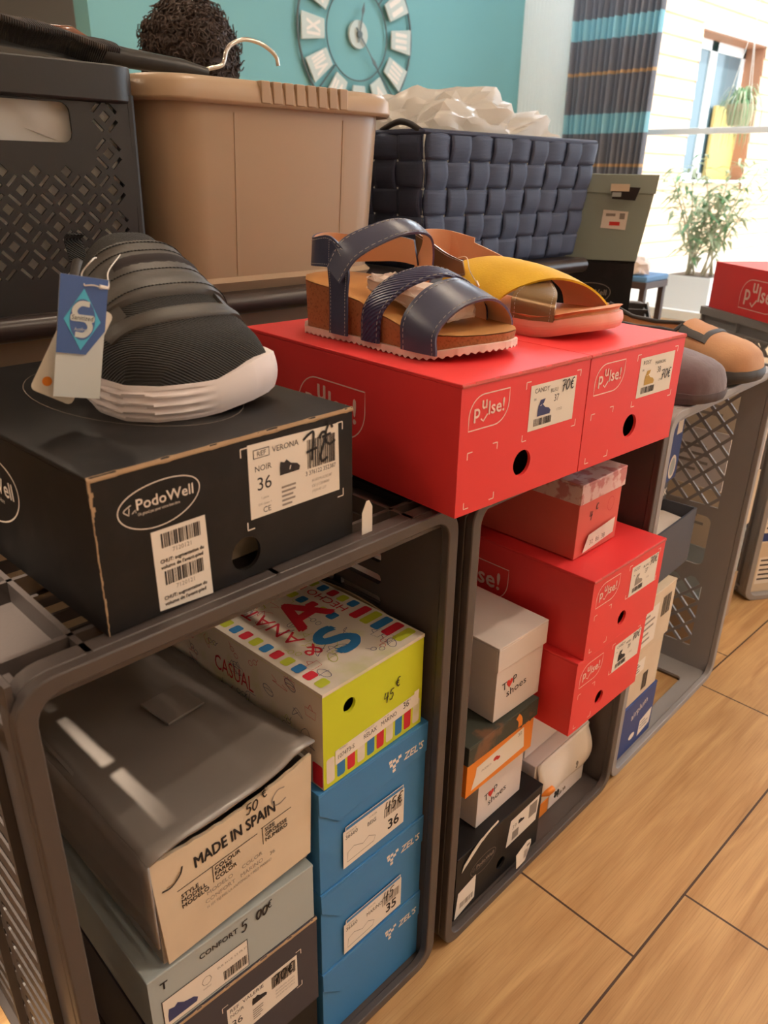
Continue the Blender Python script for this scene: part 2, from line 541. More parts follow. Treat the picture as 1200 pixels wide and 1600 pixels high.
# ceiling lamps: warm tubes, most of them unseen and added for general light
TUBE = mat('lit lamp tube', (255, 240, 220), 0.4, emit=((255, 234, 210), LAMP_POWER))
FILLTUBE = mat('added daylight tube', (240, 248, 255), 0.4, emit=((226, 240, 255), LAMP_POWER*1.15))  # cool tubes added to make up for weak daylight by the window
STEEL = mat('white lamp steel', (230, 228, 222), 0.4)
def ceiling_lamp(x, y0, y1, label, first=[None], tube=None):
    L = y1-y0
    if first[0] is None or tube:
        t = thing('ceiling_lamp', label, 'lamp', (x, y0, 251), group='strip lamps on the ceiling')
        h = MB(); h.box(-6, 0, 6, 6, L, 11, STEEL); h.box(-2, 0.5, 3, 2, 2, 6, STEEL); h.box(-2, L-2, 3, 2, L-0.5, 6, STEEL); h.build('housing', t, bevel=0.5)
        tb = MB(); tb.cyl((0, 2, 2.0), (0, L-2, 2.0), 2.6, tube or TUBE, n=16); tb.build('tube', t, smooth=40)
        if not tube: first[0] = (t, L)
        return t
    r = first[0][0].copy(); COL.objects.link(r); r.location = (x*S, y0*S, 2.51); r['label'] = label
    for ch in first[0][0].children:
        c = ch.copy(); COL.objects.link(c); c.parent = r
    return r
ceiling_lamp(98, 203, 254, 'strip lamp on the ceiling between table and teal wall')
ceiling_lamp(98, 266, 317, 'strip lamp on the ceiling next to the teal wall')
ceiling_lamp(98, 20, 71, 'added strip lamp, unseen, above the table')  # this lamp and the warm ones below are added for general light
ceiling_lamp(230, -70, -19, 'added strip lamp, unseen, before the window')
ceiling_lamp(120, -150, -99, 'added strip lamp, unseen, over the aisle')
ceiling_lamp(20, -230, -179, 'added strip lamp, unseen, near the front wall')
ceiling_lamp(250, -210, -159, 'added strip lamp, unseen, at the front of the aisle')
ceiling_lamp(330, 130, 181, 'added cool strip lamp, unseen, before the striped curtain', tube=FILLTUBE)  # added with the next one to brighten curtain and pier
ceiling_lamp(400, 230, 281, 'added cool strip lamp, unseen, beside the white pier', tube=FILLTUBE)
ceiling_lamp(-120, 120, 171, 'added strip lamp, unseen, at the far left')  # another warm lamp added for general light
def ceiling_spot(x, y, watt, label, aim=None, deg=75):
    t = thing('ceiling_spot', label, 'lamp', (x, y, 258), group='spot lamps on the ceiling')
    h = MB(); h.cyl((0, 0, -6), (0, 0, 4), 4.2, STEEL, n=24); h.build('housing', t, smooth=40)
    g = MB(); g.cyl((0, 0, -6.6), (0, 0, -6.1), 3.0, TUBE, n=20); g.build('lens', t, smooth=40)
    l = light('spot_light', 'SPOT', (x, y, 251), watt, (1.0, 0.84, 0.64), aim=aim or (x, y, 0))
    l.data.shadow_soft_size = 0.03; l.data.spot_size = math.radians(deg); l.data.spot_blend = 0.5
ceiling_spot(-36, 13.5, 430, 'spot lamp on the ceiling above the first crate', (-5.5, 14, 58), 8.6)
ceiling_spot(95, -75, 45, 'spot lamp on the ceiling above the aisle')
ceiling_spot(230, -60, 45, 'spot lamp on the ceiling above the end of the row')

# ------------------------------------------------------------------ crates standing on end, open to the front
def clip_poly(P, x0, y0, x1, y1):
    for ax, v, sgn in ((0, x0, 1), (0, x1, -1), (1, y0, 1), (1, y1, -1)):
        out = []
        for i in range(len(P)):
            a, c = P[i-1], P[i]
            ia, ic = (a[ax]-v)*sgn >= 0, (c[ax]-v)*sgn >= 0
            if ia != ic:
                t = (v-a[ax])/(c[ax]-a[ax])
                out.append((a[0]+(c[0]-a[0])*t, a[1]+(c[1]-a[1])*t))
            if ic: out.append(c)
        P = out
        if not P: return P
    return P
def area(P):
    return abs(sum(P[i-1][0]*P[i][1]-P[i][0]*P[i-1][1] for i in range(len(P))))/2
def diamonds(x0, y0, x1, y1, px=3.7, py=3.7, bar=0.55):
    out = []
    hx, hy = px/2-bar*0.7, py/2-bar*0.7
    i = 0
    ny, nx = int((y1-y0)/py*2)+4, int((x1-x0)/px)+3
    for j in range(-1, ny):
        for i in range(-1, nx):
            cx, cy = x0+(i+(0.5 if j % 2 else 0))*px, y0+j*py/2
            P = clip_poly([(cx-hx, cy), (cx, cy-hy), (cx+hx, cy), (cx, cy+hy)], x0, y0, x1, y1)
            if len(P) >= 3 and area(P) > 0.8: out.append(P)
    return out
def slots(x0, y0, x1, y1, nx, pitch, hgt, gap=1.2):
    out = []
    w = (x1-x0-gap*(nx-1))/nx
    y = y0
    while y+hgt <= y1:
        for i in range(nx): out.append(rrect(x0+i*(w+gap), y, x0+i*(w+gap)+w, y+hgt, min(0.4, hgt*0.4), 2))
        y += pitch
    return out
CW, CD = 39.0, 34.0
def crate(label, loc, yaw, H, m, style, group):
    t = thing('plastic_crate', label, 'crate', loc, yaw, group)
    W, D = CW, CD
    rim = MB()
    rim.plate(rrect(0, 0, W, H, 2.6, 6), [rrect(1.3, 1.2, W-1.3, H-1.1, 1.8, 6)], (0, 0, 0), (1, 0, 0), (0, 0, 1), 0.9, m)
    rim.plate(rrect(0.0, 0.0, W, H, 2.6, 6), [rrect(0.35, 0.35, W-0.35, H-0.35, 2.3, 6)], (0, 0.9, 0), (1, 0, 0), (0, 0, 1), 1.4, m)
    rim.build('front_rim', t, smooth=35, bevel=0.12)
    if style == 'slots':
        side_holes = slots(8.5, 5, D-4, H-6, 2, 2.5, 1.15)
        back_holes = slots(4, 5, W-4, H-5, 2, 2.5, 1.15)
        top_holes = [rrect(x0, y0, x1, y0+8.4, 0.4, 2) for y0 in (4.2, 13.9, 23.9) for x0, x1 in ((5.5, 8.2), (9.2, 12.6), (13.6, 18.8), (20.0, 25.4), (26.4, 29.8), (30.8, 33.4))]
        floor_holes = []
    else:
        def cells(x0, x1): return diamonds(x0, 5, x1, 19)+diamonds(x0, 33, x1, H-4.2)
        side_holes = cells(4.7, D-4)+[rrect(5.4, 21.5, 18, 31, 1.2, 4)]
        back_holes = diamonds(4, 5, W-4, H-5)
        top_holes = diamonds(6, 8, W-6, D-4)
        floor_holes = diamonds(4, 11, W-4, D-3)+[rrect(6, 3.4, W-6, 8.6, 0.8, 3)]
    for x, nm in ((1.25, 'side_panel'), (W-0.85, 'side_panel')):
        p = MB()
        p.plate([(0.9, 0.8), (D, 0.8), (D, H-0.8), (0.9, H-0.8)], side_holes, (x, 0, 0), (0, 1, 0), (0, 0, 1), 0.4, m)
        xo = x-0.4 if x < W/2 else x
        s_ = -1 if x < W/2 else 1
        for yy in ((D*0.26-1.2 if style == 'slots' else 3.6), D*0.6, D-1.0):                     # upright ribs on the outside
            p.box(min(xo, xo+s_*0.7), yy, 1, max(xo, xo+s_*0.7), yy+0.5, H-1, m)
        for zz in (2.2, H-4.2):
            p.box(min(xo, xo+s_*0.7), 1, zz, max(xo, xo+s_*0.7), D, zz+0.45, m)
        p.build(nm, t)
    p = MB()
    p.plate([(0.9, 0.8), (W-0.9, 0.8), (W-0.9, H-0.8), (0.9, H-0.8)], back_holes, (0, D, 0), (1, 0, 0), (0, 0, 1), 0.4, m)
    p.build('back_panel', t)
    p = MB()
    p.plate([(0.9, 0.9), (W-0.9, 0.9), (W-0.9, D), (0.9, D)], floor_holes, (0, 0, 0.9), (1, 0, 0), (0, 1, 0), 0.5, m)
    p.build('bottom_panel', t)
    p = MB()
    zt = H
    p.plate([(0.9, 0.9), (W-0.9, 0.9), (W-0.9, D), (0.9, D)], top_holes, (0, 0, zt-1.6), (1, 0, 0), (0, 1, 0), 0.4, m)
    for xx in (0.1, 5.0, W/2-0.2, W-5.4, W-0.5): p.box(xx, 0.8, zt-1.7, xx+0.4, D, zt, m)
    for yy in (3.4, 13.0, 23.0, D-0.4): p.box(0.2, yy, zt-1.7, W-0.2, yy+0.4, zt, m)
    p.build('top_panel', t)
    return t
HC = 58.61
crate('dark grey slatted plastic crate under the black shoe box', (0.2, 0, 0), 0.024, HC, CRATE_DARK, 'slots', 'plastic crates used as shelving')
crate('dark grey plastic crate under the two red shoe boxes', (40.66, 0.55, 0), 0.030, HC, CRATE_DARK, 'slots', 'plastic crates used as shelving')
crate('light grey lattice crate under the tan shoe and the grey slipper', (80.2, 1.9, 0), 0.045, HC, CRATE_GREY, 'mesh', 'plastic crates used as shelving')
crate('light grey lattice crate farthest along the row, under a red box', (151.0, 11.2, 0), -0.54, HC, CRATE_GREY, 'mesh', 'plastic crates used as shelving')
# ------------------------------------------------------------------ shoe boxes
def flip_box(label, loc, yaw, w, d, h, m, holes=(), front=None, left=None, top=None, stickers=(), inside=None, group=None, name='shoe_box', lid_m=None, tilt=None, edge=None, extra=None):
    """one-piece box with a tuck lid: body, lid, sticky labels"""
    t = thing(name, label, 'box', loc, yaw, group, tilt)
    ins = inside or DARKHOLE
    b = MB()
    b.plate([(0, 0), (w, 0), (w, h-0.35), (0, h-0.35)], [circle(x, z, r, 28) for x, z, r in holes], (0, 0, 0), (1, 0, 0), (0, 0, 1), 0.3, m)
    if holes: b.box(0.3, 2.5, 0.3, w-0.3, 2.6, h-0.6, ins)
    for a in ((0, 0.3, 0, 0.3, d, h-0.35), (w-0.3, 0.3, 0, w, d, h-0.35), (0.3, d-0.3, 0, w-0.3, d, h-0.35), (0.3, 0.3, 0, w-0.3, d-0.3, 0.3)):
        b.box(*a, m)
    fi = Ink(b, (0, 0, 0), (1, 0, 0), (0, 0, 1))
    li = Ink(b, (0, d, 0), (0, -1, 0), (0, 0, 1))
    if front: front(fi)
    if left: left(li)
    b.build('body', t)
    l = MB()
    l.box(-0.04, -0.06, h-0.33, w+0.04, d+0.02, h, lid_m or m)
    if edge:                                   # frayed fold along the front edge
        n, rng, row = 60, random.Random(5), []
        for i in range(n+1):
            k = max(0.0, math.sin(i*0.55)+0.5*math.sin(i*1.31+1)+rng.uniform(-0.4, 0.5))*0.34
            row.append([(w*i/n, -0.10, h-0.30-k*0.10), (w*i/n, -0.12, h-0.22+k*0.12), (w*i/n, -0.07+k*0.22, h+0.015)])
        l.grid(row, edge)
    ti = Ink(l, (0, 0, h), (1, 0, 0), (0, 1, 0))
    if top: top(ti)
    l.build('lid', t, bevel=0.08)
    for fn in stickers:
        s_ = MB()
        fn(Ink(s_, (0, 0, 0), (1, 0, 0), (0, 0, 1), 0.03))
        s_.build('label_sticker', t)
    if extra: extra(t)
    return t
def cap_box(label, loc, yaw, w, d, h, m, lid_m, k, front=None, left=None, lid_front=None, lid_top=None, lid_left=None, stickers=(), group=None, name='shoe_box', tilt=None):
    """box with a lift-off lid whose skirt is k high"""
    t = thing(name, label, 'box', loc, yaw, group, tilt)
    b = MB()
    g = 0.25
    b.box(g, g, 0, w-g, d-g, h-0.35, m)
    if front: front(Ink(b, (0, g, 0), (1, 0, 0), (0, 0, 1)))
    if left: left(Ink(b, (g, d, 0), (0, -1, 0), (0, 0, 1)))
    b.build('body', t, bevel=0.06)
    l = MB()
    l.box(0, 0, h-0.3, w, d, h, lid_m)
    for a in ((0, 0, h-k, w, 0.2, h-0.3), (0, d-0.2, h-k, w, d, h-0.3), (0, 0.2, h-k, 0.2, d-0.2, h-0.3), (w-0.2, 0.2, h-k, w, d-0.2, h-0.3)): l.box(*a, lid_m)
    if lid_front: lid_front(Ink(l, (0, 0, 0), (1, 0, 0), (0, 0, 1)))
    if lid_left: lid_left(Ink(l, (0, d, 0), (0, -1, 0), (0, 0, 1)))
    if lid_top: lid_top(Ink(l, (0, 0, h), (1, 0, 0), (0, 1, 0)))
    l.build('lid', t, bevel=0.08)
    for fn in stickers:
        s_ = MB(); fn(Ink(s_, (0, 0, 0), (1, 0, 0), (0, 0, 1), 0.03)); s_.build('label_sticker', t)
    return t
ZT = HC+0.1                                    # top of the crates
def tiny_shoe(i, x, y, s, m, layer=2):
    i.poly([(x, y), (x+2.1*s, y), (x+2.2*s, y+0.35*s), (x+1.9*s, y+0.65*s), (x+1.2*s, y+0.85*s), (x+0.75*s, y+1.25*s), (x+0.5*s, y+1.05*s), (x+0.1*s, y+1.2*s), (x, y+0.6*s)], m, layer)
def code_square(i, x, y, s, m, seed=3):         # a plain dotted stamp pattern
    rng = random.Random(seed)
    for k in range(5):
        i.rect(x, y+s*k/5+0.02, x+s*(0.4+0.6*rng.random()), y+s*k/5+0.02+s*0.09, m, 2)

# black box with the two white labels, on the first crate
def podo_logo(i, cx, cy, k, m, rot=0.0):
    pts = []
    for a in range(48):
        t = 2*math.pi*a/48
        x, y = 2.95*math.cos(t), 1.5*math.sin(t)
        y += 0.18*x*0.35
        pts.append((cx+k*x, cy+k*(y+0.1*math.cos(2*t))))
    i.stroke(pts, 0.07*k, m, 1, closed=True)
    i.text('PodoWell', cx-1.65*k, cy-0.1*k, 0.72*k, m, width=4.1*k, bold=0.012)
    i.text('Un grand pas pour votre bien-être', cx-1.6*k, cy-0.5*k, 0.2*k, m, width=3.0*k)
    i.stroke([(cx-2.0*k, cy+0.35*k), (cx-2.55*k, cy+0.05*k), (cx-2.2*k, cy-0.3*k)], 0.06*k, m, smooth=8)
    i.stroke([(cx-2.15*k, cy+0.2*k), (cx-2.2*k, cy-0.2*k)], 0.05*k, m)
    i.stroke([(cx-2.0*k, cy-0.25*k), (cx-1.75*k, cy-0.05*k), (cx-1.72*k, cy-0.25*k)], 0.05*k, m)
def podo_front(i):
    podo_logo(i, 4.5, 7.75, 0.98, WHITEINK)
    i.bracket(10.75, 9.6, 1, -1, WHITEINK); i.bracket(20.15, 9.55, -1, -1, WHITEINK); i.bracket(20.2, 3.6, -1, 1, WHITEINK); i.bracket(11.0, 3.6, 1, 1, WHITEINK)
    rng = random.Random(4)                      # worn front edge showing brown card
    for z in range(34):
        x = 0.02+0.05*rng.random(); wd = rng.uniform(0.05, 0.13)+(0.14 if z < 7 else 0)
        i.poly([(x, 10.15-z*0.3), (x+wd, 10.15-z*0.3), (x+wd*rng.uniform(0.7, 1.2), 9.84-z*0.3), (x, 9.84-z*0.3)], KRAFT, 1)
def podo_left(i):
    d = 30.0
    podo_logo(i, d-15.4, 5.9, 1.75, WHITEINK)
def podo_top(i):
    i.ring(11.5, 15.0, 6.5, 11.3, 0.07, GREYINK, rot=0.05)
def podo_label(i):
    i.poly([(11.3, 4.3), (19.8, 4.2), (19.7, 9.55), (11.3, 9.75)], PAPER, 0)
    i.rect(11.75, 8.65, 13.15, 9.3, INKK, 1); i.rect(11.81, 8.71, 13.09, 9.24, PAPER, 2); i.text('REF', 12.45, 8.8, 0.36, INKK, 3, 'c')
    i.text('VERONA', 13.4, 8.78, 0.42, INKK, 1); i.text('NOIR', 11.85, 7.7, 0.42, INKK, 1); i.text('36', 12.0, 6.3, 0.95, INKK, 1)
    tiny_shoe(i, 14.0, 6.9, 0.85, INKK); i.stroke([(14.9, 7.15), (15.0, 7.45)], 0.08, PAPER, 3)
    i.bars(16.6, 6.7, 19.4, 8.9, INKK, 1, 34, 3)
    i.text('3 376122 352387', 16.4, 6.2, 0.34, INKK, 1, width=3.0)
    code_square(i, 14.1, 4.5, 1.7, GREYINK)
    for k, s_ in enumerate(('(01)03376122352387', '(21)120800', '(10)091401 LOT')): i.text(s_, 17.0, 5.6-0.42*k, 0.2, GREYINK, 1, width=2.0-0.3*k)
    i.text('1 paire', 12.3, 5.6, 0.17, GREYINK, 1); i.text('DM classe 1', 12.0, 5.15, 0.17, GREYINK, 1)
    i.text('CE', 12.4, 4.55, 0.42, INKK, 1)
    i.stroke([(16.2, 9.0), (16.7, 9.3), (17.2, 9.4), (17.15, 8.4), (17.0, 7.3)], 0.2, PEN, 4, smooth=24)
    i.stroke([(16.5, 8.0), (17.5, 8.15)], 0.2, PEN, 4)
    i.stroke([(17.7, 8.8), (18.1, 9.2), (18.4, 8.9), (17.9, 7.6), (18.0, 7.0), (18.6, 7.2)], 0.22, PEN, 4, smooth=26)
    i.stroke([(19.1, 9.35), (18.8, 9.75), (18.45, 9.2), (18.4, 8.5), (18.8, 8.15), (19.35, 8.35)], 0.2, PEN, 4, smooth=26)
    i.stroke([(18.0, 8.85), (18.9, 8.95)], 0.2, PEN, 5)
def podo_label_tall(i):
    i.poly([(3.65, 0.25), (7.75, -0.02), (7.6, 5.9), (3.6, 5.9)], PAPER, 0)
    for z in (4.45, 1.8):
        i.bars(4.25, z+0.15, 7.15, z+1.15, INKK, 1, 30, 9)
        i.text('7120121', 5.7, z-0.3, 0.3, GREYINK, 1, 'c')
        i.text('CHUT: augmentation du', 4.05, z-0.88, 0.26, INKK, 1, width=3.25, bold=0.015)
        i.text("volume de l'avant-pied", 4.05, z-1.3, 0.26, INKK, 1, width=3.15, bold=0.015)
flip_box('black shoe box with white price label, under the black sneaker', (6.9, 1.7, ZT), math.radians(3), 21.2, 30, 10.5, BLACKBOX, holes=[(10.75, 1.9, 1.25)], front=podo_front, left=podo_left, top=podo_top, stickers=(podo_label, podo_label_tall), inside=CREAM, edge=KRAFT)

# the red boxes
def leaf(cx0, cz0, cx1, cz1, r):
    """outline with two sharp corners (lower left, upper right) and two round ones"""
    out = [(cx0, cz0)]
    for k in range(9):
        a = math.radians(180-90*k/8); out.append((cx0+r+r*math.cos(a), cz1-r+r*math.sin(a)))
    out.append((cx1, cz1))
    for k in range(9):
        a = math.radians(0-90*k/8); out.append((cx1-r+r*math.cos(a), cz0+r+r*math.sin(a)))
    return out
def pulse_logo(i, x0, z0, x1, z1, m, w=0.1):
    P = leaf(x0, z0, x1, z1, (z1-z0)*0.62)
    i.stroke(P, w, m, 1, closed=True)
    k = (x1-x0)/4.9
    cx, cz = (x0+x1)/2, (z0+z1)/2
    i.text('p', cx-1.85*k, cz-0.42*k, 1.15*k, m, bold=0.02)
    i.text('u', cx-0.92*k, cz+0.22*k, 1.05*k, m, bold=0.02)
    i.text('lse!', cx-0.1*k, cz-0.38*k, 1.12*k, m, bold=0.02)
    i.stroke([(cx-1.0*k, cz-0.6*k), (cx-0.7*k, cz-0.85*k), (cx-0.2*k, cz-0.3*k)], 0.14*k, m)
def pulse_front(w, h):
    def fn(i):
        pulse_logo(i, 1.0, h-4.0, 5.9, h-1.15, PINKINK)
        for x, z, dx, dz in ((1.1, 5.5, 1, -1), (4.8, 5.7, -1, -1), (1.0, 0.55, 1, 1), (4.8, 0.6, -1, 1), (8.1, h-1.1, 1, -1), (w-1.3, h-1.1, -1, -1), (w-1.3, 5.0, -1, 1), (8.1, 5.0, 1, 1)):
            i.bracket(x, z, dx, dz, PINKINK)
    return fn
def pulse_left(d, h):
    def fn(i): pulse_logo(i, d-21.6, h-7.9, d-11.5, h-3.0, PINKINK, 0.12)
    return fn
def pulse_label(h, word, colour, size, cost, shoe_m, extra=False):
    def fn(i):
        i.poly([(8.75, h-5.6), (15.3, h-5.6), (15.3, h-1.5), (8.75, h-1.5)], PAPER, 0)
        i.text(word, 9.3, h-2.25, 0.42, INKK, 1); i.text(colour, 11.6, h-2.5, 0.33, INKK, 1); i.text(size, 12.2, h-3.4, 0.62, INKK, 1, wide=0.8)
        i.text('IN', 9.3, h-2.9, 0.22, INKK, 1); i.text('17353', 12.7, h-4.35, 0.24, GREYINK, 1)
        tiny_shoe(i, 9.9, h-4.4, 0.85, shoe_m); i.poly([(10.0, h-3.5), (10.7, h-3.3), (10.9, h-2.9), (10.2, h-2.95)], shoe_m, 2)
        i.bars(9.5, h-5.25, 12.0, h-4.6, INKK, 1, 22, 5)
        price(i, cost+'e', 13.1, h-2.6 if not extra else h-4.2, 0.95, PEN, 0.12)
    return fn
BRONZE_INK = mat('ochre ink', (190, 150, 60), 0.6)
PH = 11.35
flip_box('red shoe box under the navy wedge sandal', (35.8, -1.3, ZT+0.3), math.radians(-2.0), 17.25, 31.0, PH, REDBOX, holes=[(8.4, 3.0, 1.2)], front=pulse_front(17.2, PH), left=pulse_left(31, PH), stickers=(pulse_label(PH, 'CANDY', 'BLEU', '37', '70', INKNAVY),), group='red shoe boxes', edge=mat('scuffed red fold', (206, 90, 82), 0.8))
flip_box('red shoe box under the mustard sandal', (53.16, -1.92, ZT+0.3), math.radians(-2.0), 17.1, 31.0, PH, REDBOX, holes=[(8.4, 3.0, 1.2)], front=pulse_front(17.1, PH), stickers=(pulse_label(PH, 'ROSY', 'MARRON', '38', '70', BRONZE_INK, True),), group='red shoe boxes', edge=MATS['scuffed red fold'])

# first crate, left column
FLOORZ = 0.95
def grey_box():
    t = thing('shoe_box', 'battered grey-topped cream shoe box on top of the left stack in the dark crate', 'box', (7.3, 2.0, 27.5), 0.022)
    w, d, h = 15.6, 27.5, 11.4
    b = MB()
    n = 24
    front = [(w*k/n, 0.02*math.sin(k*1.7)) for k in range(n+1)]
    top = []
    for k in range(n, -1, -1):
        x = w*k/n
        top.append((x, h-0.35+1.0*x/w-0.75*math.sin(math.pi*x/w)+0.06*math.sin(k*2.3)))
    b.plate([(0.6, 0), (w-0.4, 0.9)]+top, [], (0, 0, 0), (1, 0, 0), (0, 0, 1), 0.3, CREAM)
    b.box(0.3, 0.3, 0, 0.6, d, h-0.6, GREYLID); b.box(w-0.6, 0.3, 0.6, w-0.3, d, h+0.3, GREYLID); b.box(0.6, d-0.3, 0, w-0.6, d, h-0.6, GREYLID); b.box(0.6, 0.3, 0.3, w-0.6, d-0.3, 0.9, GREYLID)
    i = Ink(b, (0, 0, 0), (1, 0, 0), (0, 0, 1))
    r = 0.055
    i.text('MADE IN SPAIN', 3.75, 8.05, 1.15, INKK, 1, rot=r, width=7.8, bold=0.03)
    i.rect(2.0, 7.05, 9.6, 7.13, INKK, 1, rot=r); i.rect(10.0, 7.6, 13.2, 7.68, INKK, 1, rot=r)
    i.rect(5.15, 5.3, 5.22, 7.0, INKK, 1); i.rect(10.1, 5.7, 10.17, 7.55, INKK, 1)
    for k, s_ in enumerate(('COLOUR', 'FARBE', 'COLOR')): i.text(s_, 5.4, 6.45-0.55*k, 0.42, INKK, 1, rot=r, bold=0.02)
    for k, s_ in enumerate(('STYLE', 'MODELL', 'MODELO')): i.text(s_, 2.3, 5.9-0.55*k, 0.42, INKK, 1, rot=r, bold=0.02)
    for k, s_ in enumerate(('SIZE', 'GROESSE', 'NUMERO')): i.text(s_, 10.4, 6.95-0.55*k, 0.40, INKK, 1, rot=r, bold=0.02)
    i.text('MODELO     COLOR', 4.5, 4.4, 0.4, GREYINK, 1, rot=r, width=5.5); i.text('CONFORT   MARINO    36', 4.3, 3.6, 0.42, GREYINK, 1, rot=r, width=7.0)
    i.text('H 101 TEJ PIEL LA ANTONICA * PISO MARINO', 4.4, 3.0, 0.3, GREYINK, 1, rot=r, width=6.5)
    price(i, '50', 8.6, 10.0, 1.0, PEN, 0.13); price(i, 'e', 10.2, 10.7, 0.95, PEN, 0.12)
    i.stroke([(12.6, 10.4), (11.9, 10.5), (11.3, 9.9), (11.4, 9.2), (12.0, 8.95), (12.7, 9.2)], 0.13, GREYINK, 2, smooth=20)
    i.stroke([(0.8, 7.8), (1.6, 7.75), (2.4, 8.4), (2.65, 9.1)], 0.16, INKK, 2, smooth=16)
    i.stroke([(1.2, 7.95), (1.8, 8.0), (2.4, 8.7)], 0.12, KRAFT, 2, smooth=12)
    b.build('body', t)
    l = MB()
    nx, ny = 14, 20
    rng = random.Random(11)
    P = []
    for a in range(nx+1):
        row = []
        for c in range(ny+1):
            x, y = -0.15+(w+0.3)*a/nx, -0.35+(d+0.5)*c/ny
            z = h+0.0+1.75*(x/w)-0.06*y+0.22*math.sin(x*0.55+y*0.22)+0.10*math.sin(y*0.9+x)+0.05*rng.random()
            if a > nx-3 and c < 3: z += 0.15
            row.append((x, y, z))
        P.append(row)
    l.grid(P, GREYLID)
    l.grid([[(-0.15, -0.35+(d+0.5)*c/ny, P[0][c][2]-q*8.6/4) for c in range(ny+1)] for q in range(5)], GREYLID)
    l.build('lid', t, smooth=60, solid=0.22)
    k = MB()
    k.box(9.6, 10.2, h+1.15, 13.6, 14.4, h+1.4, GREYLID, Matrix.Rotation(0.10, 4, 'Z'))
    k.build('torn_flap', t, bevel=0.05)
grey_box()
def pale_front(i):
    i.text('T', 1.0, 4.9, 0.8, INKK, 1, bold=0.03); i.text('CONFORT', 4.6, 5.2, 0.55, INKK, 1, bold=0.02)
    price(i, '53', 8.6, 4.8, 1.2, PEN, 0.15); price(i, '00', 10.2, 5.0, 1.0, PEN, 0.2); price(i, 'e', 11.4, 5.4, 0.8, PEN, 0.13)
def pale_label(i):
    i.rect(0.9, 0.25, 9.2, 3.6, INKK, 0); i.rect(0.98, 0.33, 9.12, 3.52, PAPER, 1)
    tiny_shoe(i, 1.3, 0.8, 1.25, INKNAVY); i.bars(6.6, 0.7, 9.0, 1.8, INKK, 2, 26, 8)
    i.ring(5.0, 2.3, 0.45, 0.5, 0.06, GREYINK, 2, 8); i.text('leather', 4.6, 1.4, 0.2, GREYINK, 2)
    for k, s_ in enumerate(('EUR 36', 'UK 3.5', 'FR 37')): i.text(s_, 6.1+k*1.1, 2.6, 0.24, GREYINK, 2)
flip_box('pale blue shoe box under the battered grey box', (5.9, 2.1, 20.3), 0.0, 16.6, 28, 6.75, PALEBLUE, front=pale_front, stickers=(pale_label,))
def navy_front(i):
    i.bracket(14.9, 8.9, -1, -1, WHITEINK); i.bracket(6.2, 9.2, 1, -1, WHITEINK); i.bracket(14.9, 3.9, -1, 1, WHITEINK)
def navy_label(i):
    i.poly([(6.6, 4.0), (14.4, 4.2), (14.4, 8.6), (6.6, 8.6)], PAPER, 0)
    i.text('REF  VALERIE', 6.9, 7.9, 0.45, INKK, 1); i.text('NOIR', 6.9, 7.2, 0.42, INKK, 1); i.text('36', 7.0, 5.8, 0.85, INKK, 1)
    tiny_shoe(i, 9.2, 6.6, 0.75, INKK); i.bars(11.4, 6.6, 14.2, 8.2, INKK, 1, 30, 6); code_square(i, 9.2, 4.6, 1.5, GREYINK)
    price(i, '70e', 11.6, 7.0, 1.2, PEN, 0.2)
    for k in range(3): i.text('(01)03376122352', 11.8, 5.9-0.45*k, 0.22, GREYINK, 1)
flip_box('dark navy shoe box below the pale blue box', (5.8, 2.0, 8.6), 0.0, 16.9, 28, 11.6, NAVYCARD, front=navy_front, stickers=(navy_label,), edge=KRAFT)
flip_box('dark shoe box at the bottom of the left stack', (5.8, 2.2, FLOORZ), 0.0, 16.8, 28, 7.6, BLACKBOX)

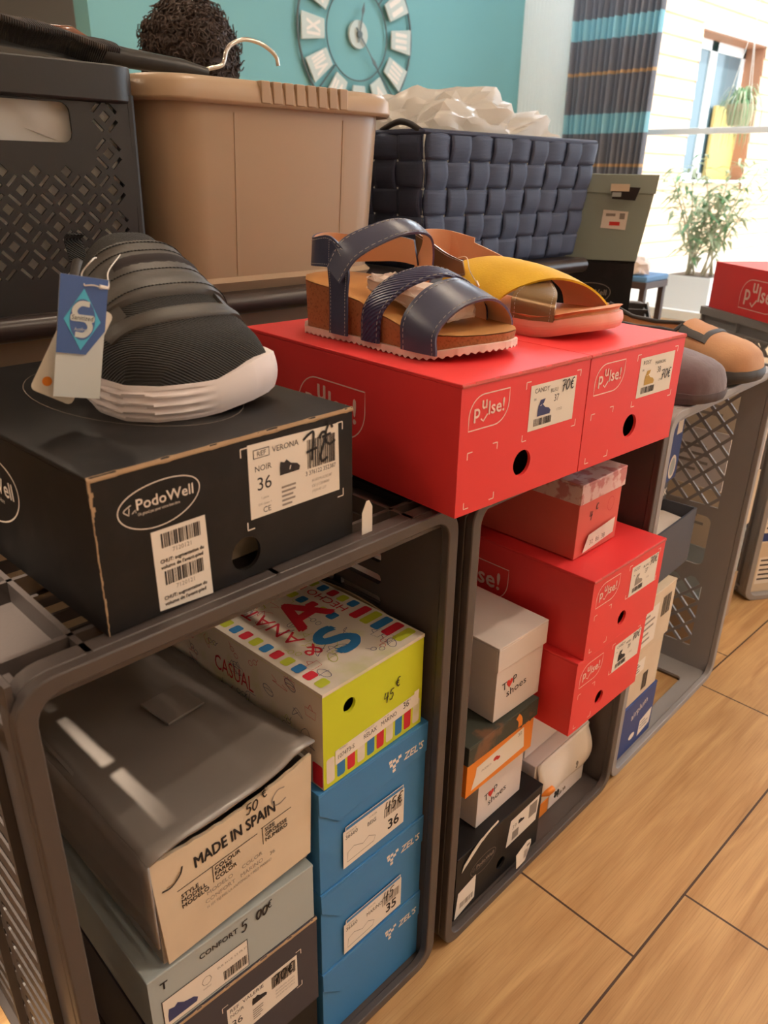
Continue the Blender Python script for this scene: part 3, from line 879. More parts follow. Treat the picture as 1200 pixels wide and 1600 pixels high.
# first crate, right column: three blue boxes under a lime one
def zel_logo(i, x, z):
    for a, c in ((0, 0.35), (0.42, 0), (0.42, 0.7), (0.84, 0.35), (0.42, -0.5), (1.2, 0.75), (-0.1, 0.8)):
        i.rect(x+a, z+c, x+a+0.42, z+c+0.38, WHITEINK, 1, rot=0.12)
    i.text("ZEL'S", x+2.0, z+0.1, 0.85, WHITEINK, 1, width=2.9, shear=0.2, bold=0.025)
def zel_box(label, z, h, size, colour, cost):
    t = thing('shoe_box', label, 'box', (23.3, 1.9, z), 0.026, 'blue shoe boxes in the dark crate')
    w, d = 14.5, 29.0
    b = MB(); b.box(0, 0.15, 0, w, d, h-0.3, ZELBLUE)
    b.build('body', t, bevel=0.06)
    l = MB()
    l.box(-0.05, 0, h-0.3, w+0.05, d+0.05, h, ZELBLUE)
    l.prism([(-0.05, h-0.3), (0, h-2.4), (2.3, h-4.6), (w, h-3.7), (w+0.05, h-0.3)], (0, 0, 0), (1, 0, 0), (0, 0, 1), (0, 1, 0), 0.16, ZELBLUE)
    zel_logo(Ink(l, (0, 0, 0), (1, 0, 0), (0, 0, 1)), 9.0, h-2.9)
    l.build('lid', t, bevel=0.05)
    if size:
        s_ = MB(); i = Ink(s_, (0, 0, 0), (1, 0, 0), (0, 0, 1), 0.03)
        z0, z1 = h-11.1 if h > 11.5 else 0.6, h-6.4
        i.rect(3.1, z0+0.2, 11.1, z1+0.45, WHITEINK, 0); i.rect(3.2, z0+0.3, 11.0, z1+0.35, ZELBLUE, 1)
        i.poly([(2.8, z0), (11.2, z0+0.1), (11.2, z1), (2.8, z1)], PAPER, 2)
        i.text('MODELO', 3.2, z1-0.5, 0.22, GREYINK, 3); i.text('36660', 3.1, z1-1.1, 0.5, INKK, 3, wide=0.9); i.text('COLOR', 6.2, z1-0.6, 0.22, GREYINK, 3); i.text(colour, 6.0, z1-1.5, 0.5, INKK, 3, wide=0.85)
        i.text(size, 8.9, z0+0.75, 1.2, INKK, 3, bold=0.02); i.bars(8.3, z1-2.1, 10.9, z1-0.9, GREYINK, 3, 22, 4)
        i.stroke([(3.3, z0+0.6), (6.9, z0+0.7), (7.1, z0+1.3), (6.2, z0+1.9), (5.4, z0+1.5), (4.2, z0+2.1), (3.4, z0+1.8)], 0.07, GREYINK, 3, closed=True)
        price(i, cost, 8.4, z1-1.5, 1.3, PEN, 0.15, 5)
        s_.build('label_sticker', t)
zel_box('blue shoe box at the bottom of the right stack, no label showing', FLOORZ, 10.15, None, '', '')
zel_box('blue shoe box labelled MARINO 35, middle of the blue stack', 11.15, 11.2, '35', 'MARINO', '45')
zel_box('blue shoe box labelled BEIG 36, directly under the lime box', 22.4, 12.45, '36', 'BEIG', '45e')
def lime_front(i):
    for k, (c) in enumerate((DOODLE, INKBLUE, INKRED, DOODLE, INKBLUE, INKRED, DOODLE, INKBLUE, INKRED, DOODLE)):
        x = 0.35+k*1.28
        i.rect(x, 0.45, x+0.98, 3.2, c, 0, 0.25)
    i.poly([(1.4, 2.0), (12.6, 2.6), (12.7, 4.3), (12.0, 4.3), (12.0, 4.0), (1.4, 3.6)], PAPER, 2)
    i.text('107473-S', 1.75, 2.5, 0.5, INKK, 3, rot=0.05, wide=0.8); i.text('RELAX', 5.0, 2.75, 0.52, INKK, 3, rot=0.05, wide=0.8); i.text('MARINO', 7.3, 2.9, 0.5, INKK, 3, rot=0.05, wide=0.8); i.text('36', 10.4, 3.1, 0.75, INKK, 3, rot=0.05, wide=0.85)
    for x, s_ in ((1.9, 'MODELO'), (5.1, 'ARTICULO'), (7.5, 'COLOR'), (10.4, 'NUMERO')): i.text(s_, x, 3.35+0.03*x, 0.18, GREYINK, 3)
    price(i, '45', 7.6, 5.3, 1.1, PEN, 0.12); price(i, 'e', 9.2, 6.3, 0.95, PEN, 0.12)
def glasses(i, x, y, s, m, rot=0.0):
    c, q = math.cos(rot), math.sin(rot)
    for k in (-0.55, 0.55): i.ring(x+k*s*c, y+k*s*q, 0.42*s, 0.36*s, 0.05, m, 1, 14)
    i.stroke([(x+1.0*s*c, y+1.0*s*q), (x+1.4*s*c, y+1.4*s*q+0.3*s)], 0.05, m)
def doodles(i, x0, y0, x1, y1, seed, n):
    rng = random.Random(seed)
    for k in range(n):
        x, y = x0+(x1-x0)*rng.random(), y0+(y1-y0)*rng.random()
        m = rng.choice((INKNAVY, INKNAVY, INKRED, INKLIME))
        q = rng.randrange(4)
        if q == 0: glasses(i, x, y, 0.7, m, rng.random()*3)
        elif q == 1: i.stroke([(x+rng.uniform(-1.2, 1.2), y+rng.uniform(-1.2, 1.2)) for _ in range(5)], 0.05, m, smooth=20)
        elif q == 2:
            i.ring(x, y, 0.75, 0.42, 0.06, m, 1, 16, rng.random()*3); i.stroke([(x-0.6, y), (x, y+0.1), (x+0.6, y)], 0.05, m)
        else:
            i.stroke([(x-0.6, y-0.4), (x+0.6, y-0.4), (x+0.7, y+0.4), (x-0.7, y+0.4)], 0.05, m, closed=True); i.stroke([(x-0.3, y+0.4), (x, y+0.9), (x+0.3, y+0.4)], 0.05, m, smooth=8)
def lime_top(i):
    R90 = math.pi/2
    i.rect(0.05, 0.05, 13.1, 29.9, DOODLE, -1)
    cols = (INKLIME, INKRED, INKBLUE)
    for k in range(5):                                        # long tabs by the front right corner
        i.rect(10.4, 0.7+k*1.45, 12.9, 1.75+k*1.45, (INKLIME, INKRED, INKBLUE, INKLIME, INKRED)[k], 1, 0.25)
    for k in range(13):
        i.rect(11.7, 8.2+k*1.5, 12.9, 9.2+k*1.5, cols[(k+2) % 3], 1, 0.25)
        i.rect(8.6, 8.0+k*1.5, 9.8, 9.0+k*1.5, cols[(k+2) % 3], 1, 0.25)
    for k in range(18): i.rect(0.5, 0.7+k*1.5, 1.75, 1.7+k*1.5, cols[k % 3], 1, 0.25)
    i.text('HECHO EN ESPAÑA', 11.4, 8.4, 1.0, INKRED, 1, rot=R90, width=14.5)
    i.text('& ANATOMIC', 4.6, 4.6, 1.7, INKRED, 1, rot=R90, width=18)
    i.text('S', 5.6, 2.9, 4.2, INKBLUE, 2, rot=0.2, bold=0.045, wide=1.3)
    i.text('A', 5.2, 8.6, 4.6, INKRED, 2, rot=0.1, bold=0.04, wide=1.1)
    i.poly([(3.3, 17.5), (7.5, 16.5), (8.0, 19.0), (4.0, 20.5)], INKLIME, 1)
    doodles(i, 2.2, 1.0, 8.6, 17.0, 21, 26); doodles(i, 9.0, 0.8, 10.2, 8.0, 22, 4)
def lime_left(i):
    doodles(i, 10, 1.2, 29.0, 9.6, 31, 34)
    i.text('CASUAL', 14.5, 5.6, 1.7, INKRED, 1, rot=0.0, width=6.0)
    i.rect(28.6, 0.2, 29.9, 2.6, INKRED, 1, 0.2)
    i.rect(0, 0, 30, 10, DOODLE, -1)
def lime_extra(t):
    f = MB(); f.grid([[(13.2+0.5*math.sin(math.pi*k/12), 1.0+k*1.6, 9.5+0.9*math.sin(math.pi*k/12)*q) for q in (0, 1)] for k in range(13)], KRAFT)
    f.build('lid_flap', t, solid=0.2)
flip_box('lime and white shoe box with coloured doodles, on the blue boxes', (23.95, 2.0, 34.95), math.radians(3), 13.15, 30, 10.4, LIME, holes=[(3.2, 7.6, 0.75)], front=lime_front, top=lime_top, left=lime_left, lid_m=DOODLE, extra=lime_extra)

# second crate, left column
def podo2_front(i):
    podo_logo(i, 5.4, 5.9, 0.85, GREYINK)
def podo2_label_a(i):
    i.poly([(10.2, 4.5), (16.9, 4.7), (17.3, 8.9), (10.8, 8.7)], PAPER, 0); i.rect(15.0, 6.2, 16.8, 8.4, GREYINK, 1); i.rect(11.4, 5.0, 12.8, 6.4, GREYINK, 1); tiny_shoe(i, 12.6, 7.0, 0.6, INKK); i.text('39', 11.3, 6.9, 0.7, GREYINK, 1)
def podo2_label_b(i):
    i.poly([(0.15, 0.1), (4.0, 1.0), (4.0, 4.9), (0.6, 4.3)], PAPER, 0); i.bars(1.0, 1.4, 3.6, 2.3, GREYINK, 1, 16, 6)
def podo2_extra(t):
    p = MB(); p.ribbon([(1.2, -0.15, 8.6), (3.0, -0.3, 10.3), (5.2, -0.3, 11.2), (7.5, -0.2, 11.4)], [(0.9, -0.12, 7.6), (3.0, -0.2, 9.2), (5.4, -0.2, 10.6), (7.8, -0.15, 11.0)], 0.05, PAPER)
    p.build('torn_paper', t)
flip_box('black shoe box with torn paper, lowest in the second crate', (43.9, 2.0, FLOORZ), math.radians(1.5), 17.8, 29, 10.3, BLACKBOX, holes=[(9.4, 2.6, 0.9)], front=podo2_front, stickers=(podo2_label_a, podo2_label_b), extra=podo2_extra, inside=DARKHOLE)
HEART = mat('red heart ink', (214, 50, 40), 0.6)
def top_shoes(i, x, z, k):
    i.text('T', x, z+1.3*k, 1.25*k, INKK, 1, rot=0.08); i.text('P', x+2.35*k, z+1.6*k, 1.25*k, INKK, 1, rot=0.08); i.text('shoes', x+1.05*k, z-0.1*k, 1.2*k, INKK, 1, rot=0.08, width=4.4*k)
    h = []
    for a in range(24):
        t = 2*math.pi*a/24
        h.append((x+1.55*k+0.042*k*16*math.sin(t)**3, z+2.05*k+0.05*k*(13*math.cos(t)-5*math.cos(2*t)-2*math.cos(3*t)-math.cos(4*t))))
    i.poly(h, HEART, 1)
def white_front(i): top_shoes(i, 1.5, 2.6, 0.85)
def white2_front(i): top_shoes(i, 1.6, 2.2, 0.85)
cap_box('white shoe box lettered TOP shoes standing on the orange box', (49.4, 2.6, 27.75), 0.0, 9.2, 26, 10.2, WHITECARD, WHITECARD, 3.2, front=white_front)
cap_box('white shoe box lettered TOP shoes lying between black and orange boxes', (48.9, 3.4, 11.35), math.radians(2), 9.8, 25, 8.6, WHITECARD, WHITECARD, 0.9, front=white2_front)
def orange_front(i):
    i.poly([(1.2, 0.6), (11.4, 1.0), (11.0, 4.2), (2.0, 3.5), (1.9, 2.6)], PAPER, 0)
    i.disc(5.6, 2.7, 0.45, 0.3, HEART, 1); i.disc(6.1, 2.5, 0.35, 0.25, HEART, 1); i.text('38', 9.9, 3.3, 0.55, GREYINK, 1); i.text('MODELO', 3.0, 2.3, 0.3, GREYINK, 1)
    price(i, '69e', 9.9, 4.6, 1.3, PEN, 0.17)
ORANGE_OBJ = cap_box('orange shoe box with camouflage lid, second from top beside the red boxes', (44.4, 1.9, 20.1), math.radians(1.0), 13.3, 27, 7.5, ORANGE, CAMO, 2.6, front=orange_front, lid_front=lambda i: i.stroke([(9.0, 7.0), (9.6, 6.2), (9.7, 5.2)], 0.8, ORANGE, 1, smooth=8))
# second crate, right column
def low_front(i):
    i.text('EUR 38', 4.6, 3.2, 0.5, GREYINK, 1, rot=0.1); price(i, '39', 8.2, 5.6, 1.1, GREYINK, 0.14); price(i, '80', 3.6, 3.6, 1.0, PEN, 0.12)
def white_low():
    t = thing('shoe_box', 'white shoe box with bulging front and orange base, beneath the red boxes', 'box', (63.2, 4.3, FLOORZ), math.radians(2))
    w, d, h = 14.0, 24.0, 10.6
    b = MB(); b.box(0, 0.5, 0, w, d, h, WHITECARD); b.box(0.3, 0.2, 0.0, 4.3, 0.5, 2.6, ORANGE); b.box(4.5, 0.25, 0, w-0.1, 0.5, 3.0, WHITECARD)
    b.build('body', t, bevel=0.1)
    f = MB()
    P = [[(0.4+13.4*a/12, 0.35-1.1*math.sin(math.pi*min(1, c/9))*(0.6+0.4*math.sin(a*0.6)), 2.6+(h-2.6)*c/10) for a in range(13)] for c in range(11)]
    f.grid(P, PAPER); 
    i = Ink(f, (0, -0.85, 0), (1, 0, 0), (0, 0, 1)); low_front(i)
    f.build('front_flap', t, smooth=60, solid=0.12)
    o = MB(); o.tube([(1.0, -0.2, 5.6), (1.6, -0.9, 6.0), (2.6, -1.0, 6.1), (3.1, -0.5, 5.9)], [0.3, 0.5, 0.5, 0.25], ORANGE, 8); o.build('orange_tab', t, smooth=50)
white_low()
cap_box('plain white shoe box hidden behind, carrying the lower red box', (63.0, 6.5, 11.7), math.radians(2), 13.5, 22, 11.2, WHITECARD, WHITECARD, 2.5)
RH = 10.55
flip_box('red shoe box third from top in the second crate, over the white box', (59.2, -1.5, 23.0), math.radians(0.6), 16.2, 30, RH, REDBOX, holes=[(6.5, 2.5, 0.95)], front=pulse_front(16.2, RH), stickers=(pulse_label(RH, 'CANDY', 'NOIR', '39', '70', INKK),), group='red shoe boxes')
flip_box('red shoe box with scuffed front edge, under the small salmon box', (60.2, -1.6, 33.6), math.radians(0.6), 16.7, 30, RH-0.1, REDBOX, holes=[(8.0, 2.5, 0.95)], front=pulse_front(16.9, RH), left=pulse_left(30, RH-0.2), stickers=(pulse_label(RH, 'ROSY', 'BLANC', '37', '70', GREYINK),), group='red shoe boxes', edge=MATS['scuffed red fold'])
def pink_front(i):
    price(i, '4', 2.6, 4.4, 1.1, PEN, 0.13); price(i, 'c', 4.0, 5.4, 0.7, PEN, 0.12); i.ring(7.4, 5.2, 0.7, 0.9, 0.05, INKRED)
def pink_label(i):
    i.poly([(1.6, 0.5), (8.4, 1.2), (8.5, 3.2), (2.6, 2.6)], PAPER, 0); i.text('32  86  38', 3.0, 1.2, 0.6, GREYINK, 1)
cap_box('small salmon shoe box with flowered lid, on the red boxes', (62.4, 2.6, 44.2), math.radians(1), 9.9, 22, 9.5, PINKCARD, LACE, 2.5, front=pink_front, stickers=(pink_label,))
# a price card and a tag by the edges of the crates
b = MB(); b.prism([(0, 0), (1.15, 0), (1.15, 2.2), (0.8, 2.8), (0.5, 2.8), (0, 1.9)], (0, 0, 0), (1, 0, 0), (0, 0, 1), (0, 1, 0), 0.06, PAPER)
o = b.build('paper_tag', loc=(28.5, 2.1, 58.63), rotz=0.05); tag(o, 'small white paper tag standing beside the black shoe box', 'tag')
b = MB(); i = Ink(b, (0, 0, 0), (1, 0, 0), (0, 0, 1)); b.prism([(0.4, 0), (2.3, 0.1), (3.3, 2.5), (3.2, 3.2), (2.4, 3.5), (0, 2.6)], (0, 0, 0), (1, 0, 0), (0, 0, 1), (0, -1, 0), 0.05, PAPER)
i.bars(1.8, 0.8, 2.7, 2.2, GREYINK, 6, 8, 2); i.rect(2.3, 2.5, 3.0, 2.9, GREYINK, 6)
o = b.build('price_sticker', loc=(54.3, 0.7, 2.6), rotz=0.03); tag(o, 'white price sticker on the lower rim of the second crate', 'sticker')
b = MB(); b.cyl((0, 0, 0), (0, 0.15, 0), 0.9, mat('clear plastic tab', (200, 190, 176), 0.3), n=18)
o = b.build('plastic_tab', smooth=40, loc=(36.75, 24.5, 46.0)); tag(o, 'round clear plastic tab at the back of the lime box', 'tab')
# ------------------------------------------------------------------ third and fourth crate: what they hold
def plain_box(label, loc, yaw, w, d, h, m, deco=None, tilt=None, side=None, lid_m=None, stickers=()):
    return flip_box(label, loc, yaw, w, d, h, m, front=deco, tilt=tilt, left=side, lid_m=lid_m, stickers=stickers)
def lines(i, x0, z0, x1, z1, n, m, seed=1):
    rng = random.Random(seed)
    for k in range(n):
        z = z1-(z1-z0)*(k+0.5)/n
        i.rect(x0, z, x0+(x1-x0)*(0.5+0.5*rng.random()), z+(z1-z0)/n*0.35, m, 1)
def cream_deco(i):
    i.rect(0.6, 5.2, 6.0, 7.6, PAPER, 0); lines(i, 1.0, 5.3, 5.4, 7.3, 4, INKK, 3); i.bars(6.3, 1.0, 8.0, 4.2, INKK, 1, 10, 6); i.rect(0.6, 0.5, 1.1, 2.4, INKRED, 1)
plain_box('blue shoe box with white print, lowest in the lattice crate', (83.2, 3.2, FLOORZ), math.radians(3), 12.2, 28, 9.6, BLUECARD, lambda i: (i.text('airplum', 4.0, 6.0, 1.3, PAPER, 1, rot=0.2), i.poly([(7.5, 1.0), (11.6, 1.6), (11.8, 4.6), (7.7, 4.0)], PAPER, 1), i.disc(5.2, 2.4, 1.0, 0.6, PAPER, 1), lines(i, 8.0, 1.8, 11, 3.6, 3, INKK)))
plain_box('cream shoe box above the lowest blue box in the lattice crate', (83.0, 3.4, 10.65), math.radians(3), 11.8, 28, 9.5, CREAM, cream_deco)
plain_box('cream shoe box with two labels, under the open dark box', (82.6, 3.0, 20.25), math.radians(3), 12.4, 28, 9.4, CREAM, lambda i: (i.bars(8.4, 4.2, 11.4, 7.6, INKK, 1, 14, 2), i.rect(1.0, 1.0, 7.2, 7.4, PAPER, 0), lines(i, 1.4, 1.4, 6.6, 6.6, 5, GREYINK)))
def open_box():
    t = thing('shoe_box', 'open dark slate shoe box in the middle of the lattice crate', 'box', (84.2, 4.2, 29.75), math.radians(4))
    w, d, h = 17.5, 27, 9.0
    m = mat('dark slate card', (66, 68, 78), 0.55)
    b = MB()
    for a in ((0, 0, 0, w, 0.3, h), (0, d-0.3, 0, w, d, h), (0, 0.3, 0, 0.3, d-0.3, h), (w-0.3, 0.3, 0, w, d-0.3, h), (0.3, 0.3, 0, w-0.3, d-0.3, 0.3)): b.box(*a, m)
    b.build('body', t)
    p = MB(); rng = random.Random(3)
    p.grid([[(0.5+(w-1)*a/10, 0.5+(d-1)*c/12, 6.4+1.4*rng.random()) for c in range(13)] for a in range(11)], TISSUE)
    p.build('paper_lining', t, smooth=50)
    l = MB(); Mx = Matrix.Translation((0, 5.5, h+2.65))
    l.box(-0.3, 0, 0, w+0.3, 17, 0.3, m, Mx); l.box(-0.3, -0.3, -2.6, w+0.3, 0, 0.3, m, Mx)
    Ink(l, Mx @ Vector((0, -0.3, -2.6)), Mx.to_3x3() @ Vector((1, 0, 0)), Mx.to_3x3() @ Vector((0, 0, 1))).text('NOX-K', 12.2, 0.7, 1.2, PAPER, 1, bold=0.03)
    l.build('lid', t)
open_box()
def airplum_side(i):
    i.rect(9.0, 0.2, 11.6, 9.2, PAPER, 0); lines(i, 9.3, 1, 11.3, 8.8, 6, GREYINK)
def upright_box():
    t = thing('shoe_box', 'blue shoe box standing on end in the lattice crate', 'box', (92.6, 9.6, 41.75), math.radians(6))
    w, d, h = 11.6, 14, 13.6
    b = MB(); b.box(0, 0, 0, w, d, h, BLUECARD)
    i = Ink(b, (0, 0, 0), (1, 0, 0), (0, 0, 1))
    i.text('airplum', 3.9, 0.7, 1.9, PAPER, 1, rot=math.pi/2, width=7.6, bold=0.02); i.ring(9.2, 2.3, 1.2, 1.7, 0.5, PAPER, 1); i.disc(9.2, 2.3, 1.0, 1.5, PALEBLUE, 1)
    i.rect(8.8, 7.6, 11.0, 13.4, PAPER, 1)
    for k in range(4): i.rect(2.6+k*1.4, 8.8, 2.9+k*1.4, 13.0, PALEBLUE, 1)
    b.build('body', t, bevel=0.05)
upright_box()
plain_box('brown shoe box lying behind the upright blue box', (83.2, 18.6, 41.75), math.radians(3), 8.8, 13.5, 13.4, KRAFT)
# a pile of boxes on the floor between the two lattice crates, seen through the lattice
zz = 0.05
for k, (m, h, lab) in enumerate(((KRAFT, 10.5, 'brown shoe box on the floor between the lattice crates'), (PALEBLUE, 11.0, 'pale blue shoe box second from the floor between the lattice crates'), (CREAM, 11.5, 'cream shoe box halfway up the pile between the lattice crates'), (WHITECARD, 10.8, 'white shoe box near the top of the pile between the crates'), (CREAM, 10.6, 'cream shoe box topping the pile between the lattice crates'))):
    plain_box(lab, (125.0, 10.8+0.3*(k % 2), zz), math.radians(1), 18.0, 22, h, m, cream_deco, side=lambda i, k=k: (lines(i, 12, 2, 20, 8, 4, GREYINK, 9+k), i.rect(2, 2, 8, 8, PAPER, 0)))
    zz += h+0.05
# the farthest crate
def in_far(x, y, z):
    c, s = math.cos(-0.54), math.sin(-0.54)
    return (151.0+x*c-y*s, 11.2+x*s+y*c, z)
for k, (m, h, lab) in enumerate(((CREAM, 12.2, 'cream shoe box on the floor of the farthest crate'), (BLUECARD, 10.0, 'blue shoe box second from bottom in the farthest crate'), (WHITECARD, 11.6, 'white shoe box in the middle of the farthest crate'), (CREAM, 12.0, 'cream shoe box uppermost in the farthest crate'))):
    plain_box(lab, in_far(2.2, 2.0+0.5*(k % 2), FLOORZ+sum((12.25, 10.05, 11.65)[:k])), -0.54, 17.2, 29, h, m, lambda i, k=k: (i.rect(1.2, 2.0, 9.0, 8.6, PAPER, 0), lines(i, 1.6, 2.4, 8.4, 8.2, 5, INKK, k), i.bars(10, 3, 15, 7, INKK, 1, 16, k)), side=lambda i, k=k: lines(i, 3, 2, 26, 8.5, 4, INKK, k+20))
t = flip_box('red shoe box on top of the farthest crate', in_far(-0.6, 4.6, HC+0.06), -0.60, 17, 28, 9.8, REDBOX, left=lambda i: pulse_logo(i, 11.0, 1.6, 24.0, 7.6, PINKINK, 0.16), front=pulse_front(17, 9.8), group='red shoe boxes')
# a dark crate behind, carrying a black box and a grey-green storage box
BY = math.radians(30)
t = crate('dark grey plastic crate behind the row, under the black oval-logo box', (164.7, 51.2, 0), BY+math.pi/2, HC, CRATE_DARK, 'slots', 'plastic crates used as shelving')
flip_box('black shoe box with oval logo behind the mustard sandal', (139.7, 42.5, HC+0.06), BY, 17.5, 26.0, 11.1, BLACKBOX, left=lambda i: podo_logo(i, 26-8.6, 4.4, 1.55, GREYINK))
t = thing('storage_box', 'grey green lidded storage box with hand hole, on the black box', 'box', (139.5, 42.2, HC+11.2), BY)
SAGE = mat('grey green card', (150, 162, 152), 0.6, bump=('noise', 60, 0.05))
b = MB()
def taper(z0, z1, g0, g1, m, w=17.0, d=14.8):
    a = [(-g0, -g0, z0), (w+g0, -g0, z0), (w+g0, d+g0, z0), (-g0, d+g0, z0)]
    c = [(-g1, -g1, z1), (w+g1, -g1, z1), (w+g1, d+g1, z1), (-g1, d+g1, z1)]
    b.add(a+c, [(0, 3, 2, 1), (4, 5, 6, 7), (0, 1, 5, 4), (1, 2, 6, 5), (2, 3, 7, 6), (3, 0, 4, 7)], m)
taper(0, 12.6, 0, 1.6, SAGE)
b.build('body', t, bevel=0.1)
b = MB(); taper(12.6, 16.0, 1.85, 2.1, SAGE); b.build('lid', t, bevel=0.12)
DW = 15.5
b = MB(); i = Ink(b, (-0.06, DW, 0), (0, -1, 0), (-0.127, 0, 1), 0.05)
i.poly([(8.0, 9.6), (12.8, 9.3), (12.6, 5.9), (7.8, 6.2)], PAPER, 0); i.rect(11.2, 7.9, 12.2, 9.0, GREYINK, 1); i.rect(9.4, 6.7, 11.4, 7.4, HEART, 1); i.rect(8.6, 8.4, 10.4, 8.9, GREYINK, 1)
b.build('label_sticker', t)
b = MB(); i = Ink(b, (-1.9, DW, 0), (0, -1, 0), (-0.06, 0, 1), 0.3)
i.poly([(8.9, 13.9), (14.4, 13.7), (13.7, 11.4), (9.4, 11.6)], DARKHOLE, 0); i.rect(8.9, 13.0, 12.4, 14.3, CREAM, 1); i.rect(9.3, 12.0, 11.0, 12.8, PALEBLUE, 2)  # shade of the opening painted as a flat dark patch
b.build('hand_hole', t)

# ------------------------------------------------------------------ shoes
def interp(tab, s):
    if s <= tab[0][0]: return tab[0][1]
    for (a, b_), (c, d) in zip(tab, tab[1:]):
        if s <= c:
            t = (s-a)/(c-a)
            t2 = t*t*(3-2*t)*0.5+t*0.5
            return b_+(d-b_)*t2
    return tab[-1][1]
def smooth01(a, b_, x):
    t = max(0.0, min(1.0, (x-a)/(b_-a)))
    return t*t*(3-2*t)
class Last:
    """a foot shape: toe at (.., y0), heel at y0+L; xl/xr outline, h = ridge height above base, opening between s0 and s1"""
    def __init__(s, y0, L, zb, xl, xr, h, s0=None, s1=None, floor=3.0, e=0.72, skew=0.0):
        s.y0, s.L, s.zb, s.xl, s.xr, s.h, s.s0, s.s1, s.fl, s.e, s.skew = y0, L, zb, xl, xr, h, s0, s1, floor, e, skew
    def P(s, q, t, off=0.0, open_=True):
        a = math.pi*t
        xl, xr = interp(s.xl, q)+0.25, interp(s.xr, q)-0.25
        c, w = (xl+xr)/2, (xr-xl)/2
        cs, sn = math.cos(a), math.sin(a)
        x = c-(w+off)*math.copysign(abs(cs)**s.e, cs)
        hh = interp(s.h, q)
        f0, f1 = max(0.0, min(1.0, q/1.5)), max(0.0, min(1.0, (s.L-q)/1.2))
        hh = 1.2+(hh-1.2)*(0.12+0.88*math.sqrt(1-(1-f0)**2))*(0.2+0.8*math.sqrt(1-(1-f1)**2))
        z = s.zb+1.2+(hh-1.2+off)*sn**0.66
        x += s.skew*(sn**2)
        if open_ and s.s0 is not None:
            k = smooth01(s.s0, s.s0+1.4, q)*(1-smooth01(s.s1-1.4, s.s1, q))
            m = smooth01(0.20, 0.28, t)*(1-smooth01(0.72, 0.80, t))
            if k*m > 0: z = z+(s.zb+s.fl-z)*k*m
        return Vector((x, s.y0+q, z))
    def upper(s, mb, m, ns=44, nt=34, lining=None):
        qs = [s.L*(0.001+0.998*(1-math.cos(math.pi*k/ns))/2) for k in range(ns+1)]
        rows = [[s.P(q, j/nt) for j in range(nt+1)] for q in qs]
        mb.grid(rows, m)
        for r in (rows[0], rows[-1]):
            c = sum(r, Vector())/len(r); c.z = s.zb+1.2
            mb.add(list(r)+[c], [(j, j+1, nt+1) for j in range(nt)], m)
    def patch(s, mb, m, s0, s1, t0, t1, off=0.25, n=10, k=26, open_=False, base=0.02, edge=None):
        """strap following the foot between s0(t) and s1(t)"""
        rows = []
        for j in range(k+1):
            t = t0+(t1-t0)*j/k
            a, b_ = s0(t), s1(t)
            row = [s.P(a, t, base, open_)]
            for i in range(n+1):
                row.append(s.P(a+(b_-a)*i/n, t, off-(0.07 if i in (0, n) else 0), open_))
            row.append(s.P(b_, t, base, open_))
            rows.append(row)
        mb.grid(rows, m)
        for r, t in ((rows[0], t0), (rows[-1], t1)):
            mb.grid([r, [s.P(s0(t)+(s1(t)-s0(t))*max(0, min(1, (i-1)/n)), t, base, open_) for i in range(n+3)]], m)
    def outline(s, n=72):
        left, right = [], []
        for k in range(n//2+1):
            q = s.L*(1-math.cos(math.pi*k/(n//2)))/2
            left.append((interp(s.xl, q), s.y0+q)); right.append((interp(s.xr, q), s.y0+q))
        return left+right[::-1]
    def sole(s, mb, m, zlo_, zhi_, levels=7, bulge=0.3, inset=0.5, ripple=None, top=True):
        """zlo(q), zhi(q) above base; ripple(q, side, f) pushes the wall outward"""
        xy = zlo_.__code__.co_argcount == 2
        zlo = zlo_ if xy else (lambda q, x: zlo_(q))
        zhi = zhi_ if xy else (lambda q, x: zhi_(q))
        P = s.outline()
        cx, cy = sum(p[0] for p in P)/len(P), s.y0+s.L/2
        half = len(P)//2
        rings = []
        for l in range(-1, levels+2):
            f = max(0.0, min(1.0, l/levels))
            ring = []
            for i, (x, y) in enumerate(P):
                q = y-s.y0
                dx, dy = x-cx, (y-cy)*0.55
                r = math.hypot(dx, dy) or 1
                o = bulge*math.sin(math.pi*min(1, f*0.9+0.1))-0.15*(1-f)
                if l == -1: o = -inset
                if l == levels+1: o = -inset*1.2
                if ripple and 0 <= l <= levels: o += ripple(q, i < half, f)
                ring.append(Vector((x+dx/r*o, y+dy/r*o, s.zb+zlo(q, x)+(zhi(q, x)-zlo(q, x))*f)))
            rings.append(ring)
        for a, b_ in zip(rings, rings[1:]):
            n = len(a)
            mb.add(a+b_, [(i, (i+1) % n, n+(i+1) % n, n+i) for i in range(n)], m)
        for ring, fl in ((rings[0], True), (rings[-1], False)):
            n = len(ring)
            fs = [(i, i+1, n-2-i, n-1-i) for i in range(n//2-1)]
            mb.add(ring, fs, m)

